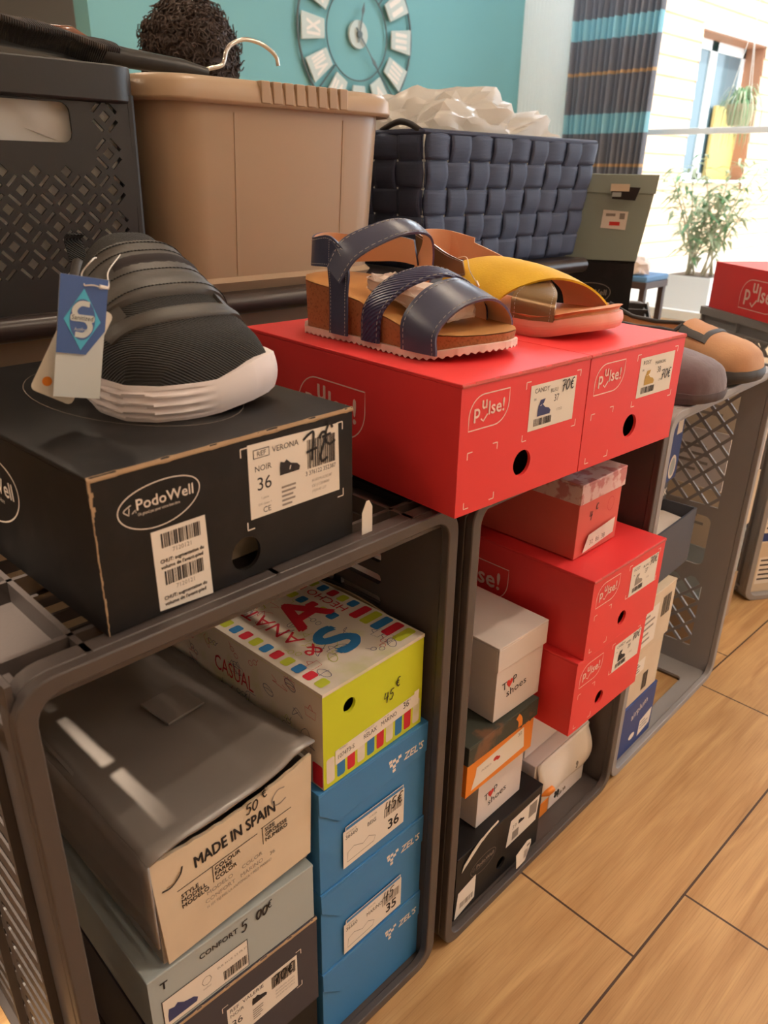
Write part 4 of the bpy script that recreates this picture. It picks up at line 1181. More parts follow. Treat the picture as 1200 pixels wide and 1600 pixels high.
# black sneaker with hook-and-loop strap
SB = ZT+10.52
KNIT = mat('black knit', (40, 38, 37), 0.85, bump=('waved', 210, 1.0), sheen=0.1)
LEATH = mat('black leatherette', (66, 62, 58), 0.45, bump=('noise', 260, 0.1))
FOAM = mat('white foam sole', (236, 226, 226), 0.55)
t = thing('sneaker', 'black strap sneaker with white sole on the black shoe box', 'shoe', (19.5, 19, SB))
off = (19.5, 19, SB)
sn = Last(7.3, 24.2, SB,
          [(0, 19.6), (0.35, 17.2), (1.2, 15.0), (3.0, 13.6), (6, 13.3), (10, 14.1), (14, 15.4), (18, 17.0), (21, 18.1), (23.2, 19.4), (24.2, 21.2)],
          [(0, 22.4), (0.35, 24.0), (1.2, 25.2), (3.0, 25.6), (6, 25.2), (10, 24.8), (14, 24.3), (18, 24.6), (21, 24.6), (23.2, 23.7), (24.2, 22.0)],
          [(0, 3.4), (1, 4.7), (2.5, 5.9), (4.5, 7.0), (7, 8.5), (9.5, 9.9), (12, 11.2), (13.6, 11.7), (15, 9.6), (18, 8.6), (21, 8.8), (23.3, 9.6), (24.2, 8.6)],
          13.8, 23.4, 4.0, skew=0.6)
u = MB(off); sn.upper(u, KNIT); u.build('upper', t, smooth=60)
so = MB(off)
def sn_ripple(q, lft, f): return (0.19*math.sin(f*26+1.2*math.sin(q*2.2)) if (lft and q > 0.35 and 0.12 < f < 0.9) else 0.0)
sn.sole(so, FOAM, lambda q, x: 0.9*smooth01(17.5, 26, x)*(1-smooth01(2, 9, q)), lambda q, x: 2.5+1.1*smooth01(19.0, 23.8, x)*(1-smooth01(3.5, 8, q))+0.7*smooth01(15, 23, q), 22, 0.35, 0.7, sn_ripple)
sole_ob = so.build('sole', t, smooth=70)
st = MB(off)
bow = lambda t_: 2.2*((t_-0.5)*2)**2
sn.patch(st, LEATH, lambda a: 5.6+bow(a)*1.0, lambda a: 10.9+bow(a)*0.5, 0.07, 0.93, 0.5, 16)
strap = st.build('strap', t, smooth=50)
sl = MB(off); sn.patch(sl, DARKHOLE, lambda a: 8.3, lambda a: 9.2, 0.36, 0.68, 0.56, 4, 10, base=0.49); sl.build('strap_slot', strap, smooth=50)  # shade of the slot laid on as a dark strip
sl = MB(off)
for q in (6.0, 7.7, 9.7, 10.6):
    sl.tube([sn.P(q+bow(a)*0.65, a, 0.52, False) for a in [0.13+0.74*k/40 for k in range(41)]], 0.035, KNIT, 5)
sl.build('stitching', strap)
ov = MB(off)
sn.patch(ov, LEATH, lambda a: 3.3+bow(a)*1.4, lambda a: 4.4+bow(a)*1.6, 0.16, 0.84, 0.26, 6)
sn.patch(ov, LEATH, lambda a: 4.1+(0.84-a)*3 if a > 0.5 else 4.7, lambda a: 7.2, 0.66, 0.84, 0.26, 6, 10)
sn.patch(ov, LEATH, lambda a: 5.1, lambda a: 7.6, 0.16, 0.30, 0.26, 6, 10)
ov.build('vamp_overlay', t, smooth=50)
co = MB(off)
co.tube([sn.P(q, a, 0.1, False) for q, a in ((15.2, 0.19), (18, 0.19), (21, 0.2), (23.2, 0.28), (23.9, 0.5), (23.2, 0.72), (21, 0.8), (18, 0.81), (15.2, 0.81))], 0.55, LEATH, 10)
co.build('collar', t, smooth=60)
pt = MB(off); pt.ribbon([(20.4, 31.5, 77), (20.3, 32.3, 79.3), (20.2, 31.3, 80)], [(22.0, 31.5, 77), (21.9, 32.3, 79.3), (21.8, 31.3, 80)], 0.15, KNIT); pt.build('pull_tab', t, smooth=60)
# swing tags on a thread
TAGBLUE = mat('blue tag card', (80, 112, 178), 0.5)
TAGCYAN = mat('cyan print', (90, 204, 240), 0.5)
TAGWHITE = mat('white tag card', (224, 230, 230), 0.45)
def tag_frame(p0, p1, p2):
    O = Vector(p0); U = (Vector(p1)-O); W = U.length; U.normalize(); V = Vector(p2)-O; V -= U*V.dot(U); Hh = V.length; V.normalize()
    return O, U, V, W, Hh
tg = MB(off)
O, U, V, W, Hh = tag_frame((9.35, 11.0, 71.6), (11.75, 10.6, 71.1), (10.1, 11.0, 79.4))
W = 2.95
N = U.cross(V)
tg.prism([(0, 0), (W, 0), (W, Hh), (0, Hh)], O-N*0.05, U, V, N, -0.05, TAGWHITE)
tg.build('hang_tag_white', t)
tg = MB(off)
tg.prism([(0, Hh*0.37), (W*0.62, Hh*0.37), (W, Hh*0.58), (W, Hh), (0, Hh)], O+N*0.01, U, V, N, 0.05, TAGBLUE)
i = Ink(tg, O+N*0.06, U, V, 0.012)
cx, cz = W*0.5, Hh*0.655
i.poly([(cx, cz-1.95), (cx+1.15, cz-0.05), (cx, cz+1.95), (cx-1.15, cz-0.05)], TAGCYAN, 1)
i.disc(cx, cz, 0.8, 1.3, TAGBLUE, 2)
i.stroke([(cx+0.4, cz+1.0), (cx-0.15, cz+1.0), (cx-0.5, cz+0.6), (cx-0.35, cz+0.2), (cx+0.3, cz-0.05), (cx+0.5, cz-0.5), (cx+0.15, cz-0.95), (cx-0.4, cz-0.95)], 0.34, TAGWHITE, 3, smooth=40)
i.rect(cx-0.75, cz-0.12, cx+0.75, cz+0.32, TAGWHITE, 4, 0.15)
i.text('Sanitized', cx, cz-0.02, 0.30, INKK, 5, 'c', width=1.36, shear=0.15); i.text('Actifresh', cx, cz-0.72, 0.22, TAGWHITE, 5, 'c', width=0.95)
tg.build('hang_tag_blue', t)
tg = MB(off)
O2, U2, V2, W2, H2 = tag_frame((10.75, 12.1, 70.4), (14.2, 11.6, 75.9), (8.9, 12.2, 73.4))
tg.prism(rrect(0, 0, W2*1.04, 2.9, 0.35, 3), O2+U2*0.1, U2, V2, U2.cross(V2), 0.05, mat('warm white tag card', (238, 228, 212), 0.5))
i = Ink(tg, O2+U2*0.1, U2, V2, 0.07); i.disc(0.9, 2.1, 0.32, 0.32, ORANGE, 1); lines(i, 3.6, 0.6, 5.4, 1.6, 3, CREAM)
tg.build('hang_tag_cream', t)
th = MB(off)
hole = O+U*(W*0.5)+V*(Hh*0.93)+N*0.1
a, b_ = sn.P(10.6, 0.33, 0.5, False), sn.P(9.6, 0.42, 0.5, False)
th.tube([tuple(p) for p in catmull([hole, hole+Vector((0.5, -0.2, 0.0)), hole+Vector((1.5, -0.1, -0.25)), (hole+b_)/2+Vector((0.3, 0, -0.2)), b_], 24)], 0.045, THREAD, 6)
th.tube([tuple(p) for p in catmull([hole, hole+Vector((0.1, 0.4, 0.7)), hole+Vector((1.0, 0.5, 1.5)), a], 20)], 0.045, THREAD, 6)
th.tube([hole+Vector((0.9, -0.15, -0.12)), hole+Vector((1.5, -0.1, -0.25))], 0.13, THREAD, 8)
th.build('tag_string', t, smooth=60)

# navy wedge sandal on the left red box
RB = ZT+0.3+PH+0.02
NAVY = mat('navy leather', (70, 74, 100), 0.34, bump=('noise', 240, 0.06), spec=0.6)
BRAID = mat('braided navy leather', (66, 68, 104), 0.34, bump=('waved', 130, 0.9))
TANLIN = mat('tan lining', (216, 164, 126), 0.55)
CORK = mat('cork', (172, 108, 66), 0.85, vary=(420, (136, 80, 48), 0.52, 0.7), bump=('noise', 260, 0.3))
FOOTBED = mat('tan suede footbed', (196, 142, 80), 0.8, vary=(9, (172, 118, 62), 0.4, 0.7))
SOLEW = mat('pale rubber sole', (240, 214, 204), 0.6)
t = thing('sandal', 'navy wedge sandal with cork sole on the red box', 'shoe', (44.3, 14, RB))
off = (44.3, 14, RB)
def bedz(q): return interp([(0, 2.15), (3, 2.2), (6, 2.5), (9, 3.1), (13, 4.0), (17, 4.8), (22.8, 5.3)], q)
def spring(q): return 0.75*(1-smooth01(0, 5, q))**1.4
sd = Last(2.6, 22.9, RB,
          [(0, 45.8), (0.4, 43.4), (1.4, 41.2), (3, 39.9), (5.5, 39.3), (9, 39.5), (13, 39.9), (17, 39.6), (20, 39.7), (22, 41.2), (22.9, 43.2)],
          [(0, 46.6), (0.4, 48.0), (1.4, 49.0), (3, 49.4), (5.5, 49.2), (9, 48.4), (13, 47.9), (17, 48.2), (20, 48.2), (22, 46.8), (22.9, 44.8)], [(0, 1)])
c = MB(off); sd.sole(c, CORK, lambda q: 0.55+spring(q), bedz, 5, 0.0, 0.15); c.build('wedge', t, smooth=50)
c = MB(off)
sd.sole(c, FOOTBED, lambda q: bedz(q)-0.05, lambda q: bedz(q)+0.1+0.35*smooth01(14, 22, q)*0, 2, -0.35, 0.25)
c.build('footbed', t, smooth=50)
c = MB(off); P = sd.outline(150); n = len(P); cx, cy = 44.3, 14
pitch = 0
rings = []
acc = 0.0
tooth = []
for k in range(n):
    a, b2 = P[k-1], P[k]
    acc += math.hypot(a[0]-b2[0], a[1]-b2[1]); tooth.append(acc)
dense = []
for k in range(n):
    a, b2 = P[k], P[(k+1) % n]
    L = math.hypot(a[0]-b2[0], a[1]-b2[1])
    for j in range(max(1, int(L/0.13))):
        f = j/max(1, int(L/0.13)); dense.append((a[0]+(b2[0]-a[0])*f, a[1]+(b2[1]-a[1])*f))
acc = 0
R0, R1, R2, R3 = [], [], [], []
for k, (x, y) in enumerate(dense):
    px, py = dense[k-1]
    acc += math.hypot(x-px, y-py) if k else 0
    q = y-2.6
    dx, dy = x-cx, (y-cy)*0.55
    r = math.hypot(dx, dy)
    o = 0.22
    zb = spring(q)+0.22*(0.5+0.5*math.cos(acc/0.72*2*math.pi))*(1.0)
    R0.append(Vector((x-dx/r*0.3, y-dy/r*0.3, RB+zb))); R1.append(Vector((x+dx/r*o, y+dy/r*o, RB+zb))); R2.append(Vector((x+dx/r*o, y+dy/r*o, RB+0.72+spring(q)))); R3.append(Vector((x-dx/r*0.1, y-dy/r*0.1, RB+0.72+spring(q))))
for a, b2 in ((R0, R1), (R1, R2), (R2, R3)):
    m_ = len(a); c.add(a+b2, [(i, (i+1) % m_, m_+(i+1) % m_, m_+i) for i in range(m_)], SOLEW)
c.add(R0, [tuple(range(len(R0)))], SOLEW)
c.build('outsole', t, smooth=35)
def strap_of(name, A, B, m, th=0.22, bulge=0.0, inner=TANLIN, stitch=True, ctr=(44.3, 10, 74), par=None, n=34):
    r = MB(off)
    top = r.ribbon(A, B, th, m, n, 6, bulge, inner, ctr)
    o = r.build(name, par or t, smooth=50)
    if stitch:
        s_ = MB(off)
        for col, f in ((0, 0.10), (-1, 0.10)):
            other = 1 if col == 0 else -2
            line = [row[col].lerp(row[other], 0.55) for row in top]
            ctr_v = Vector(ctr)
            for k in range(0, len(line)-1):
                a, b2 = line[k], line[k+1]
                nn = (a-ctr_v).normalized()*0.03
                segs = max(1, int((b2-a).length/0.34))
                for j in range(segs):
                    s_.tube([a.lerp(b2, (j+0.15)/segs)+nn, a.lerp(b2, (j+0.75)/segs)+nn], 0.028, STITCH, 4)
        s_.build('stitching', o)
    return o
b0 = RB-70.5
def Z(L): return [(x, y, z+b0) for x, y, z in L]
strap_of('toe_strap', Z([(39.1, 8.8, 71.2), (39.15, 8.7, 74.0), (41.2, 8.0, 76.3), (44.3, 7.4, 77.0), (47.2, 7.9, 75.9), (49.1, 8.4, 73.6), (48.9, 8.5, 71.4)]),
         Z([(39.1, 4.6, 71.2), (39.3, 4.7, 73.2), (41.6, 4.3, 75.0), (44.6, 3.9, 75.6), (47.4, 4.2, 74.9), (49.5, 4.6, 73.2), (49.4, 4.7, 71.4)]), NAVY, bulge=0.1)
strap_of('braided_strap', Z([(39.1, 14.0, 71.2), (39.3, 13.8, 74.4), (41.3, 12.8, 76.7), (44.4, 11.2, 77.7), (46.8, 9.8, 77.0), (48.6, 8.9, 74.8), (48.7, 8.8, 71.6)]),
         Z([(39.05, 11.6, 71.2), (39.3, 11.4, 74.0), (41.4, 10.4, 76.1), (44.3, 8.8, 77.1), (46.6, 7.8, 76.5), (48.5, 7.0, 74.5), (48.9, 7.0, 71.6)]), BRAID, bulge=0.12)
strap_of('side_post', Z([(39.1, 18.5, 71.2), (39.25, 18.6, 75.0), (39.3, 18.9, 77.5), (39.4, 18.8, 79.8)]),
         Z([(39.1, 16.0, 71.2), (39.25, 16.1, 75.0), (39.3, 16.0, 77.2), (39.4, 17.4, 78.8)]), NAVY, ctr=(44.3, 17, 76))
strap_of('heel_counter', Z([(39.6, 17.0, 79.0), (39.5, 18.9, 80.0), (40.3, 22.2, 79.6), (42.4, 24.4, 79.7), (44.4, 25.0, 79.8), (46.4, 24.4, 79.6), (48.2, 21.8, 79.4), (48.6, 18.6, 79.6), (48.7, 16.6, 79.4)]),
         Z([(39.4, 16.4, 77.0), (39.3, 18.9, 77.2), (40.1, 22.2, 77.0), (42.2, 24.5, 76.8), (44.4, 25.2, 76.7), (46.6, 24.5, 76.8), (48.4, 21.8, 77.0), (48.8, 18.6, 77.2), (48.9, 16.2, 77.0)]), NAVY, ctr=(44.3, 18, 78))
strap_of('ankle_strap', Z([(38.85, 18.5, 77.4), (39.9, 17.6, 79.7), (42.3, 15.9, 81.1), (44.4, 14.8, 81.6), (46.8, 14.6, 81.1), (48.7, 15.3, 79.6), (49.2, 16.8, 77.0), (49.0, 18.0, 73.0), (48.8, 18.2, 71.5)]),
         Z([(38.8, 16.6, 76.0), (39.8, 15.3, 78.3), (42.2, 13.6, 79.9), (44.4, 12.6, 80.5), (46.7, 12.7, 80.1), (48.3, 13.6, 78.6), (49.0, 14.4, 76.4), (49.0, 15.2, 73.0), (48.9, 15.4, 71.5)]), NAVY, bulge=0.08, ctr=(44.3, 17, 76), n=44)
# crumpled paper stuffed under the straps
def crumple(name, label, cat, c, r, m, seed, amp=0.35, sub=4, lo=None, hi=None, slope=0.0, group=None, parent=None):
    bm = bmesh.new(); bmesh.ops.create_icosphere(bm, subdivisions=sub, radius=1.0)
    rng = random.Random(seed)
    ph = [(Vector((rng.uniform(-1, 1), rng.uniform(-1, 1), rng.uniform(-1, 1))).normalized(), rng.uniform(2, 13), rng.uniform(0, 6.3)) for _ in range(22)]
    vs = []
    for v in bm.verts:
        d = v.co.normalized()
        k = 1.0
        for n_, f, p in ph: k += amp*0.22*abs(math.sin(f*d.dot(n_)+p))-amp*0.11
        p = [d.x*r[0]*k, d.y*r[1]*k, d.z*r[2]*k]
        if lo: p = [max(lo[a]-c[a]+0.5*abs(math.sin(7*k+a)), min(hi[a]-c[a]-0.5*abs(math.sin(9*k+a)), p[a])) for a in range(3)]
        vs.append((p[0], p[1], p[2]+slope*p[1]))
    fs = [tuple(v.index for v in f.verts) for f in bm.faces]
    bm.free()
    b = MB(); b.add(vs, fs, m)
    o = b.build(name, parent, smooth=28, loc=c)
    if label: tag(o, label, cat, group)
    return o
crumple('tissue_paper', 'crumpled white tissue paper stuffed under the navy straps', 'paper', (44.0, 10.8, RB+4.3), (3.6, 6.0, 1.8), TISSUE, 5, 0.35, lo=(41.6, 6.4, RB+3.5), hi=(46.8, 16.2, RB+5.3), slope=0.2)

# mustard sandal on the right red box
MUST = mat('mustard suede', (230, 184, 24), 0.75, vary=(30, (218, 168, 18), 0.4, 0.7), bump=('noise', 400, 0.15), sheen=0.2)
BRONZE = mat('bronze leather', (140, 112, 78), 0.3, 0.55, bump=('noise', 200, 0.08))
PINKSOLE = mat('rose sole', (232, 160, 142), 0.6)
TANBED = mat('tan leather footbed', (206, 138, 92), 0.6)
t = thing('sandal', 'mustard and bronze flat sandal on the right red box', 'shoe', (61, 14, RB))
off = (61, 14, RB)
yb = Last(1.4, 23.6, RB,
          [(0, 61.0), (0.4, 58.8), (1.4, 57.0), (3.2, 56.1), (6, 55.8), (10, 56.2), (14, 56.8), (18, 57.0), (21, 57.3), (23, 58.8), (23.6, 60.4)],
          [(0, 62.6), (0.4, 64.2), (1.4, 65.4), (3.2, 66.0), (6, 65.8), (10, 65.2), (14, 64.8), (18, 64.9), (21, 64.6), (23, 63.2), (23.6, 61.6)], [(0, 1)])
def ysp(q): return 0.9*(1-smooth01(0, 6, q))**1.4
c = MB(off); yb.sole(c, PINKSOLE, lambda q: ysp(q), lambda q: 1.55+ysp(q)+0.5*smooth01(12, 22, q), 6, 0.25, 0.6); c.build('outsole', t, smooth=50)
c = MB(off); yb.sole(c, TANBED, lambda q: 1.5+ysp(q)+0.5*smooth01(12, 22, q), lambda q: 2.05+ysp(q)*1.1+0.5*smooth01(12, 22, q), 4, -0.25, 0.3); c.build('footbed', t, smooth=50)
yc = (61, 10, 72.5)
strap_of('bronze_strap', Z([(56.0, 9.8, 72.0), (56.4, 10.0, 74.2), (58.6, 10.4, 75.2), (61.0, 12.5, 75.9), (63.6, 14.5, 75.4), (65.0, 15.6, 73.8), (64.9, 15.8, 72.2)]),
         Z([(56.0, 4.6, 72.2), (56.5, 4.8, 73.9), (58.4, 6.0, 74.7), (60.8, 8.4, 75.3), (63.6, 10.6, 75.0), (65.2, 11.8, 73.4), (65.3, 11.8, 72.2)]), BRONZE, ctr=yc)
strap_of('mustard_strap', Z([(56.0, 19.6, 72.2), (56.2, 19.6, 74.6), (57.6, 19.0, 76.4), (60.5, 16.2, 77.3), (63.4, 13.4, 76.6), (65.6, 10.6, 74.4), (66.1, 9.9, 72.2)]),
         Z([(55.8, 11.6, 72.2), (56.0, 11.4, 73.6), (57.7, 10.0, 75.0), (60.6, 7.8, 75.8), (63.8, 6.0, 75.0), (66.0, 4.8, 73.2), (66.3, 4.7, 72.0)]), MUST, bulge=0.35, ctr=yc, stitch=False)
strap_of('far_side_strap', Z([(65.6, 14.5, 75.4), (65.3, 19, 77.0), (64.9, 23, 78.2), (63.6, 25.6, 79.0)]), Z([(65.7, 13.5, 72.6), (65.4, 18, 73.6), (65.0, 22.4, 75.6), (63.8, 25.6, 76.6)]), TANLIN, ctr=(61, 19, 75), stitch=False)
strap_of('heel_strap', Z([(65.0, 22.5, 78.6), (63.6, 25.4, 79.3), (61, 26.2, 79.5), (58.4, 25.4, 79.4), (56.8, 23.2, 79.2)]), Z([(65.0, 22.5, 76.0), (63.7, 25.6, 76.2), (61, 26.4, 76.2), (58.2, 25.6, 76.2), (56.6, 23.0, 76.4)]), TANLIN, ctr=(61, 20, 77), stitch=False)
strap_of('buckle_strap', Z([(56.4, 24.0, 79.4), (56.2, 21.6, 78.6), (56.2, 19.2, 77.6), (56.5, 17.0, 76.9)]), Z([(56.3, 23.6, 76.6), (56.1, 21.0, 75.9), (56.1, 18.6, 75.2), (56.5, 16.6, 75.5)]), BRONZE, ctr=(61, 20, 76))
th = MB(off); th.tube([tuple(p) for p in catmull(Z([(58.3, 19.2, 77.0), (57.4, 17.2, 77.2), (56.4, 15.8, 76.0), (56.1, 14.2, 74.6)]), 20)], 0.05, THREAD, 6); th.tube(Z([(56.25, 14.7, 75.1), (56.1, 14.2, 74.6)]), 0.11, THREAD, 8); th.build('tag_string', t, smooth=60)

# slip-ons on the lattice crate
TAN = mat('tan suede', (182, 134, 98), 0.75, vary=(16, (200, 154, 114), 0.4, 0.7), bump=('noise', 300, 0.15))
TRIM = mat('black trim', (58, 56, 58), 0.6)
ELAST = mat('tan elastic', (190, 140, 104), 0.8, bump=('wavex', 120, 0.4))
t = thing('slip_on_shoe', 'tan slip-on shoe with black trim on the lattice crate', 'shoe', (103, 13, ZT))
off = (103, 13, ZT)
tn = Last(1.2, 26, ZT, [(0, 102.6), (0.5, 100.2), (1.6, 98.6), (4, 97.8), (8, 97.9), (13, 98.6), (18, 99), (22, 99.2), (25, 100.4), (26, 102.2)],
          [(0, 104.8), (0.5, 106.6), (1.6, 107.8), (4, 108.4), (8, 108.2), (13, 107.6), (18, 107.2), (22, 106.8), (25, 105.6), (26, 103.8)],
          [(0, 3.2), (1, 4.6), (3, 5.6), (6, 6.2), (9, 7.0), (12, 8.0), (14, 8.2), (18, 7.8), (22, 8.2), (25, 9.2), (26, 8.2)], 10.8, 25.4, 3.2)
u = MB(off); tn.upper(u, TAN); u.build('upper', t, smooth=60)
c = MB(off); tn.sole(c, TRIM, lambda q: 0.5*(1-smooth01(0, 5, q)), lambda q: 2.1, 6, 0.3, 0.6); c.build('sole', t, smooth=50)
c = MB(off); tn.patch(c, ELAST, lambda a: 7.4, lambda a: 10.9, 0.34, 0.66, 0.12, 6, 10); c.build('elastic_gusset', t, smooth=50)
c = MB(off); tn.patch(c, TRIM, lambda a: 7.0, lambda a: 10.9, 0.24, 0.34, 0.2, 6, 6); tn.patch(c, TRIM, lambda a: 7.0, lambda a: 10.9, 0.66, 0.76, 0.2, 6, 6); tn.patch(c, TRIM, lambda a: 6.6, lambda a: 7.4, 0.24, 0.76, 0.2, 3, 14)
c.tube([tn.P(q, a, 0.05, False) for q, a in ((10.9, 0.66), (11.6, 0.78), (14, 0.79), (18, 0.79), (22, 0.79), (25.2, 0.66), (25.7, 0.5), (25.2, 0.34), (22, 0.21), (18, 0.21), (14, 0.21), (11.6, 0.22), (10.9, 0.34))], 0.32, TRIM, 8)
c.build('trim', t, smooth=50)
SLIP = mat('grey purple velour', (104, 88, 94), 0.9, bump=('noise', 160, 0.25), sheen=0.35)
t = thing('slipper', 'grey purple velour slipper half hidden by the red box', 'shoe', (88.6, 12, ZT))
off = (88.6, 12, ZT)
sp = Last(0.4, 25, ZT, [(0, 88.6), (0.5, 86.2), (1.6, 84.8), (4, 84.0), (8, 84.2), (13, 84.8), (18, 85), (22, 85.2), (24, 86.4), (25, 88)],
          [(0, 90.8), (0.5, 92.4), (1.6, 93.6), (4, 94.2), (8, 94.0), (13, 93.4), (18, 93.0), (22, 92.6), (24, 91.4), (25, 89.8)],
          [(0, 3.4), (1, 4.6), (3, 5.4), (6, 6.0), (10, 6.8), (12.5, 7.2), (16, 6.2), (22, 6.2), (25, 6)], 12.4, 24.4, 2.2)
u = MB(off); sp.upper(u, SLIP); u.build('upper', t, smooth=60)
c = MB(off); sp.sole(c, mat('dark slipper sole', (84, 74, 78), 0.8), lambda q: 0.3*(1-smooth01(0, 4, q)), lambda q: 1.5, 5, 0.15, 0.5); c.build('sole', t, smooth=50)
# ------------------------------------------------------------------ table behind the crates and what stands on it
TZ = 71.0
TABLEDARK = mat('dark table edge', (58, 48, 46), 0.3)
TABLEWOOD = mat('beige table panel', (176, 152, 122), 0.6, bump=('noise', 40, 0.05))
t = thing('display_table', 'long dark-edged table behind the crates', 'table', (30, 78, 0))
b = MB((30, 78, 0)); b.box(-90, 45.8, TZ-2.6, 126, 112, TZ, TABLEDARK)
b.tube([(-90, 46, TZ-1.3), (126, 46, TZ-1.3)], 1.32, TABLEDARK, 14); b.build('table_top', t, smooth=40)
b = MB((30, 78, 0)); b.box(-84, 51, 8, 118, 53, TZ-2.6, TABLEWOOD); b.build('front_panel', t)
for x in (-84, 108):
    for y in (54, 105):
        b = MB((30, 78, 0)); b.box(x, y, 0, x+4, y+4, TZ-2.6, TABLEDARK); b.build('leg', t, bevel=0.3)

# black perforated basket
BPLAS = mat('black basket plastic', (40, 39, 38), 0.42, bump=('noise', 200, 0.05))
t = thing('storage_basket', 'black perforated plastic basket with hand holes on the table', 'basket', (16.5, 60, TZ))
off = (16.5, 60, TZ)
X0, X1, Y0, Y1, ZB, ZTP = -4.5, 36.2, 46.6, 76, TZ, 94.6
def weave_holes(x0, z0, x1, z1, skip=None, p=3.1):
    out = []
    nx, nz = int((x1-x0)/p), int((z1-z0)/p)
    px, pz = (x1-x0)/nx, (z1-z0)/nz
    for j in range(nz*2+1):
        for i in range(nx+1):
            cx, cz = x0+(i+(0.5 if j % 2 else 0))*px, z0+j*pz/2
            if not (x0+0.4 < cx < x1-0.4 and z0+0.4 < cz < z1-0.4): continue
            if skip and skip(cx, cz, 1.3): continue
            r = 0.62
            out.append([(cx-r, cz), (cx, cz-r), (cx+r, cz), (cx, cz+r)])
    for j in range(nz*2):
        for i in range(nx*2):
            cx, cz = x0+(i+0.5)*px/2, z0+(j+0.5)*pz/2
            if not (x0+0.7 < cx < x1-0.7 and z0+0.7 < cz < z1-0.7): continue
            if skip and skip(cx, cz, 1.3): continue
            s_ = 1 if (i+j) % 2 else -1
            L, w = 0.52, 0.13
            ax, az = L, L*s_
            nx_, nz_ = -w*s_, w
            out.append([(cx-ax-nx_, cz-az-nz_), (cx+ax-nx_, cz+az-nz_), (cx+ax+nx_, cz+az+nz_), (cx-ax+nx_, cz-az+nz_)])
    return out
HH0, HH1 = 87.6, 91.3
b = MB(off)
front_holes = weave_holes(X0+3.0, ZB+3.2, X1-2.2, 92.0, lambda cx, cz, g: cz > HH0-2.0-0.3*g and X0+3 < cx < 29.8+g)
front_holes.append(rrect(2.5, HH0, 28.7, HH1, 0.9, 4))
outer = [(X0+1.8, ZB), (X1-1.8, ZB), (X1-0.6, 92.4), (X0+0.6, 92.4)]
b.plate(outer, front_holes, (0, Y0, 0), (1, 0, 0), (0, 0, 1), 0.3, BPLAS)
b.plate([(Y0+0.8, ZB), (Y1-0.8, ZB), (Y1, 92.4), (Y0, 92.4)], weave_holes(Y0+2.5, ZB+3.2, Y1-2.5, 92.0), (X1-0.7, 0, 0), (0, 1, 0), (0, 0, 1), 0.3, BPLAS)
b.plate([(Y0+0.8, ZB), (Y1-0.8, ZB), (Y1, 92.4), (Y0, 92.4)], [], (X0+0.7, 0, 0), (0, 1, 0), (0, 0, 1), 0.3, BPLAS)
b.box(X0+1, Y1-0.9, ZB, X1-1, Y1-0.5, 92.4, BPLAS); b.box(X0+1.8, Y0+0.5, ZB, X1-1.8, Y1-0.8, ZB+0.5, BPLAS)
b.tube([(X1-1.1, Y0+0.75, ZB), (X1-0.8, Y0+0.65, 92.4)], 0.72, BPLAS, 10)
b.build('body', t, smooth=30)
b = MB(off)
ringo, ringi = rrect(X0-0.5, Y0-0.6, X1+0.4, Y1+0.5, 3.0, 6), rrect(X0+0.6, Y0+0.4, X1-0.7, Y1-0.6, 2.4, 6)
lev = [(ringi, 94.9), (ringo, 95.1), (ringo, 91.6), (ringi, 91.4)]
b.grid([[(p[0], p[1], z) for p in ring] for ring, z in lev], BPLAS, cv=True)
rim_o = b.build('rim', t, smooth=40, bevel=0.2)
crumple('plastic_bag', 'white plastic wrapping showing through the black basket', 'bag', (15.8, 60.5, 82.6), (24, 17, 15), CLEARBAG, 8, 0.5, 5, lo=(-3.0, 47.3, TZ+0.8), hi=(34.0, 74.5, 93.4))
b = MB(); b.grid([[(x, y, 95.0+0.9*math.sin(x*0.3)*math.cos(y*0.2)+0.06*(30-x)) for y in (58, 61, 64, 67, 70)] for x in range(2, 31, 4)], PAPER)
o = b.build('paper_sheet', smooth=60, solid=0.1); tag(o, 'white paper sheet sticking out at the top of the black basket', 'paper')

# black hanger and ribbed garment lying over the basket
HB = mat('black hanger plastic', (34, 33, 33), 0.3)
def back(p, y1=54.6):
    k = (y1+38.95)/(p[1]+38.95)
    return (-9.14+(p[0]+9.14)*k, y1, 85.2+(p[2]-85.2)*k)
t = thing('clothes_hanger', 'black clothes hanger with chrome hook lying over the baskets', 'hanger', (40, 52, 96.6))
off = (40, 52, 96.6)
b = MB(off)
rows = []
for k, (x, y, z, w) in enumerate(((-6, 52, 99.6, 1.3), (8, 52, 98.9, 1.5), (22, 52, 98.0, 1.5), (31, 52, 97.1, 1.3), (38.5, 52, 96.5, 1.05), (45.5, 52, 96.2, 0.9), (48.6, 52, 95.9, 0.6))):
    rows.append((x, y, z, w))
b.tube([back(r[:3]) for r in rows], [r[3] for r in rows], HB, 12); b.build('arm', t, smooth=60)
b = MB(off)
hk = catmull([(47.5, 52, 95.8), (49.0, 52, 96.4), (50.9, 52, 97.0), (51.6, 52, 98.5), (52.6, 52, 99.4), (54.5, 52, 100.0), (57.0, 52, 99.7), (58.9, 52, 98.7), (59.3, 52, 97.6)], 40)
b.tube([back(p) for p in hk], 0.26, CHROME, 10); b.build('hook', t, smooth=60)
b = MB(off); b.tube([back(p, 56.4) for p in [(29.6, 53.6, 96.6), (31.2, 53.6, 98.2), (33.0, 53.6, 98.3), (35.2, 53.6, 97.6), (37.5, 53.6, 96.6)]], [0.5, 0.9, 0.9, 0.6, 0.3], mat('polished brown wood', (120, 72, 52), 0.2, coat=0.5), 12); b.build('wooden_end', t, smooth=60)
GARM = mat('black ribbed cloth', (52, 46, 42), 0.9, bump=('wavex', 140, 0.8), vary=(40, (84, 74, 62), 0.5, 0.7))
b = MB(); 
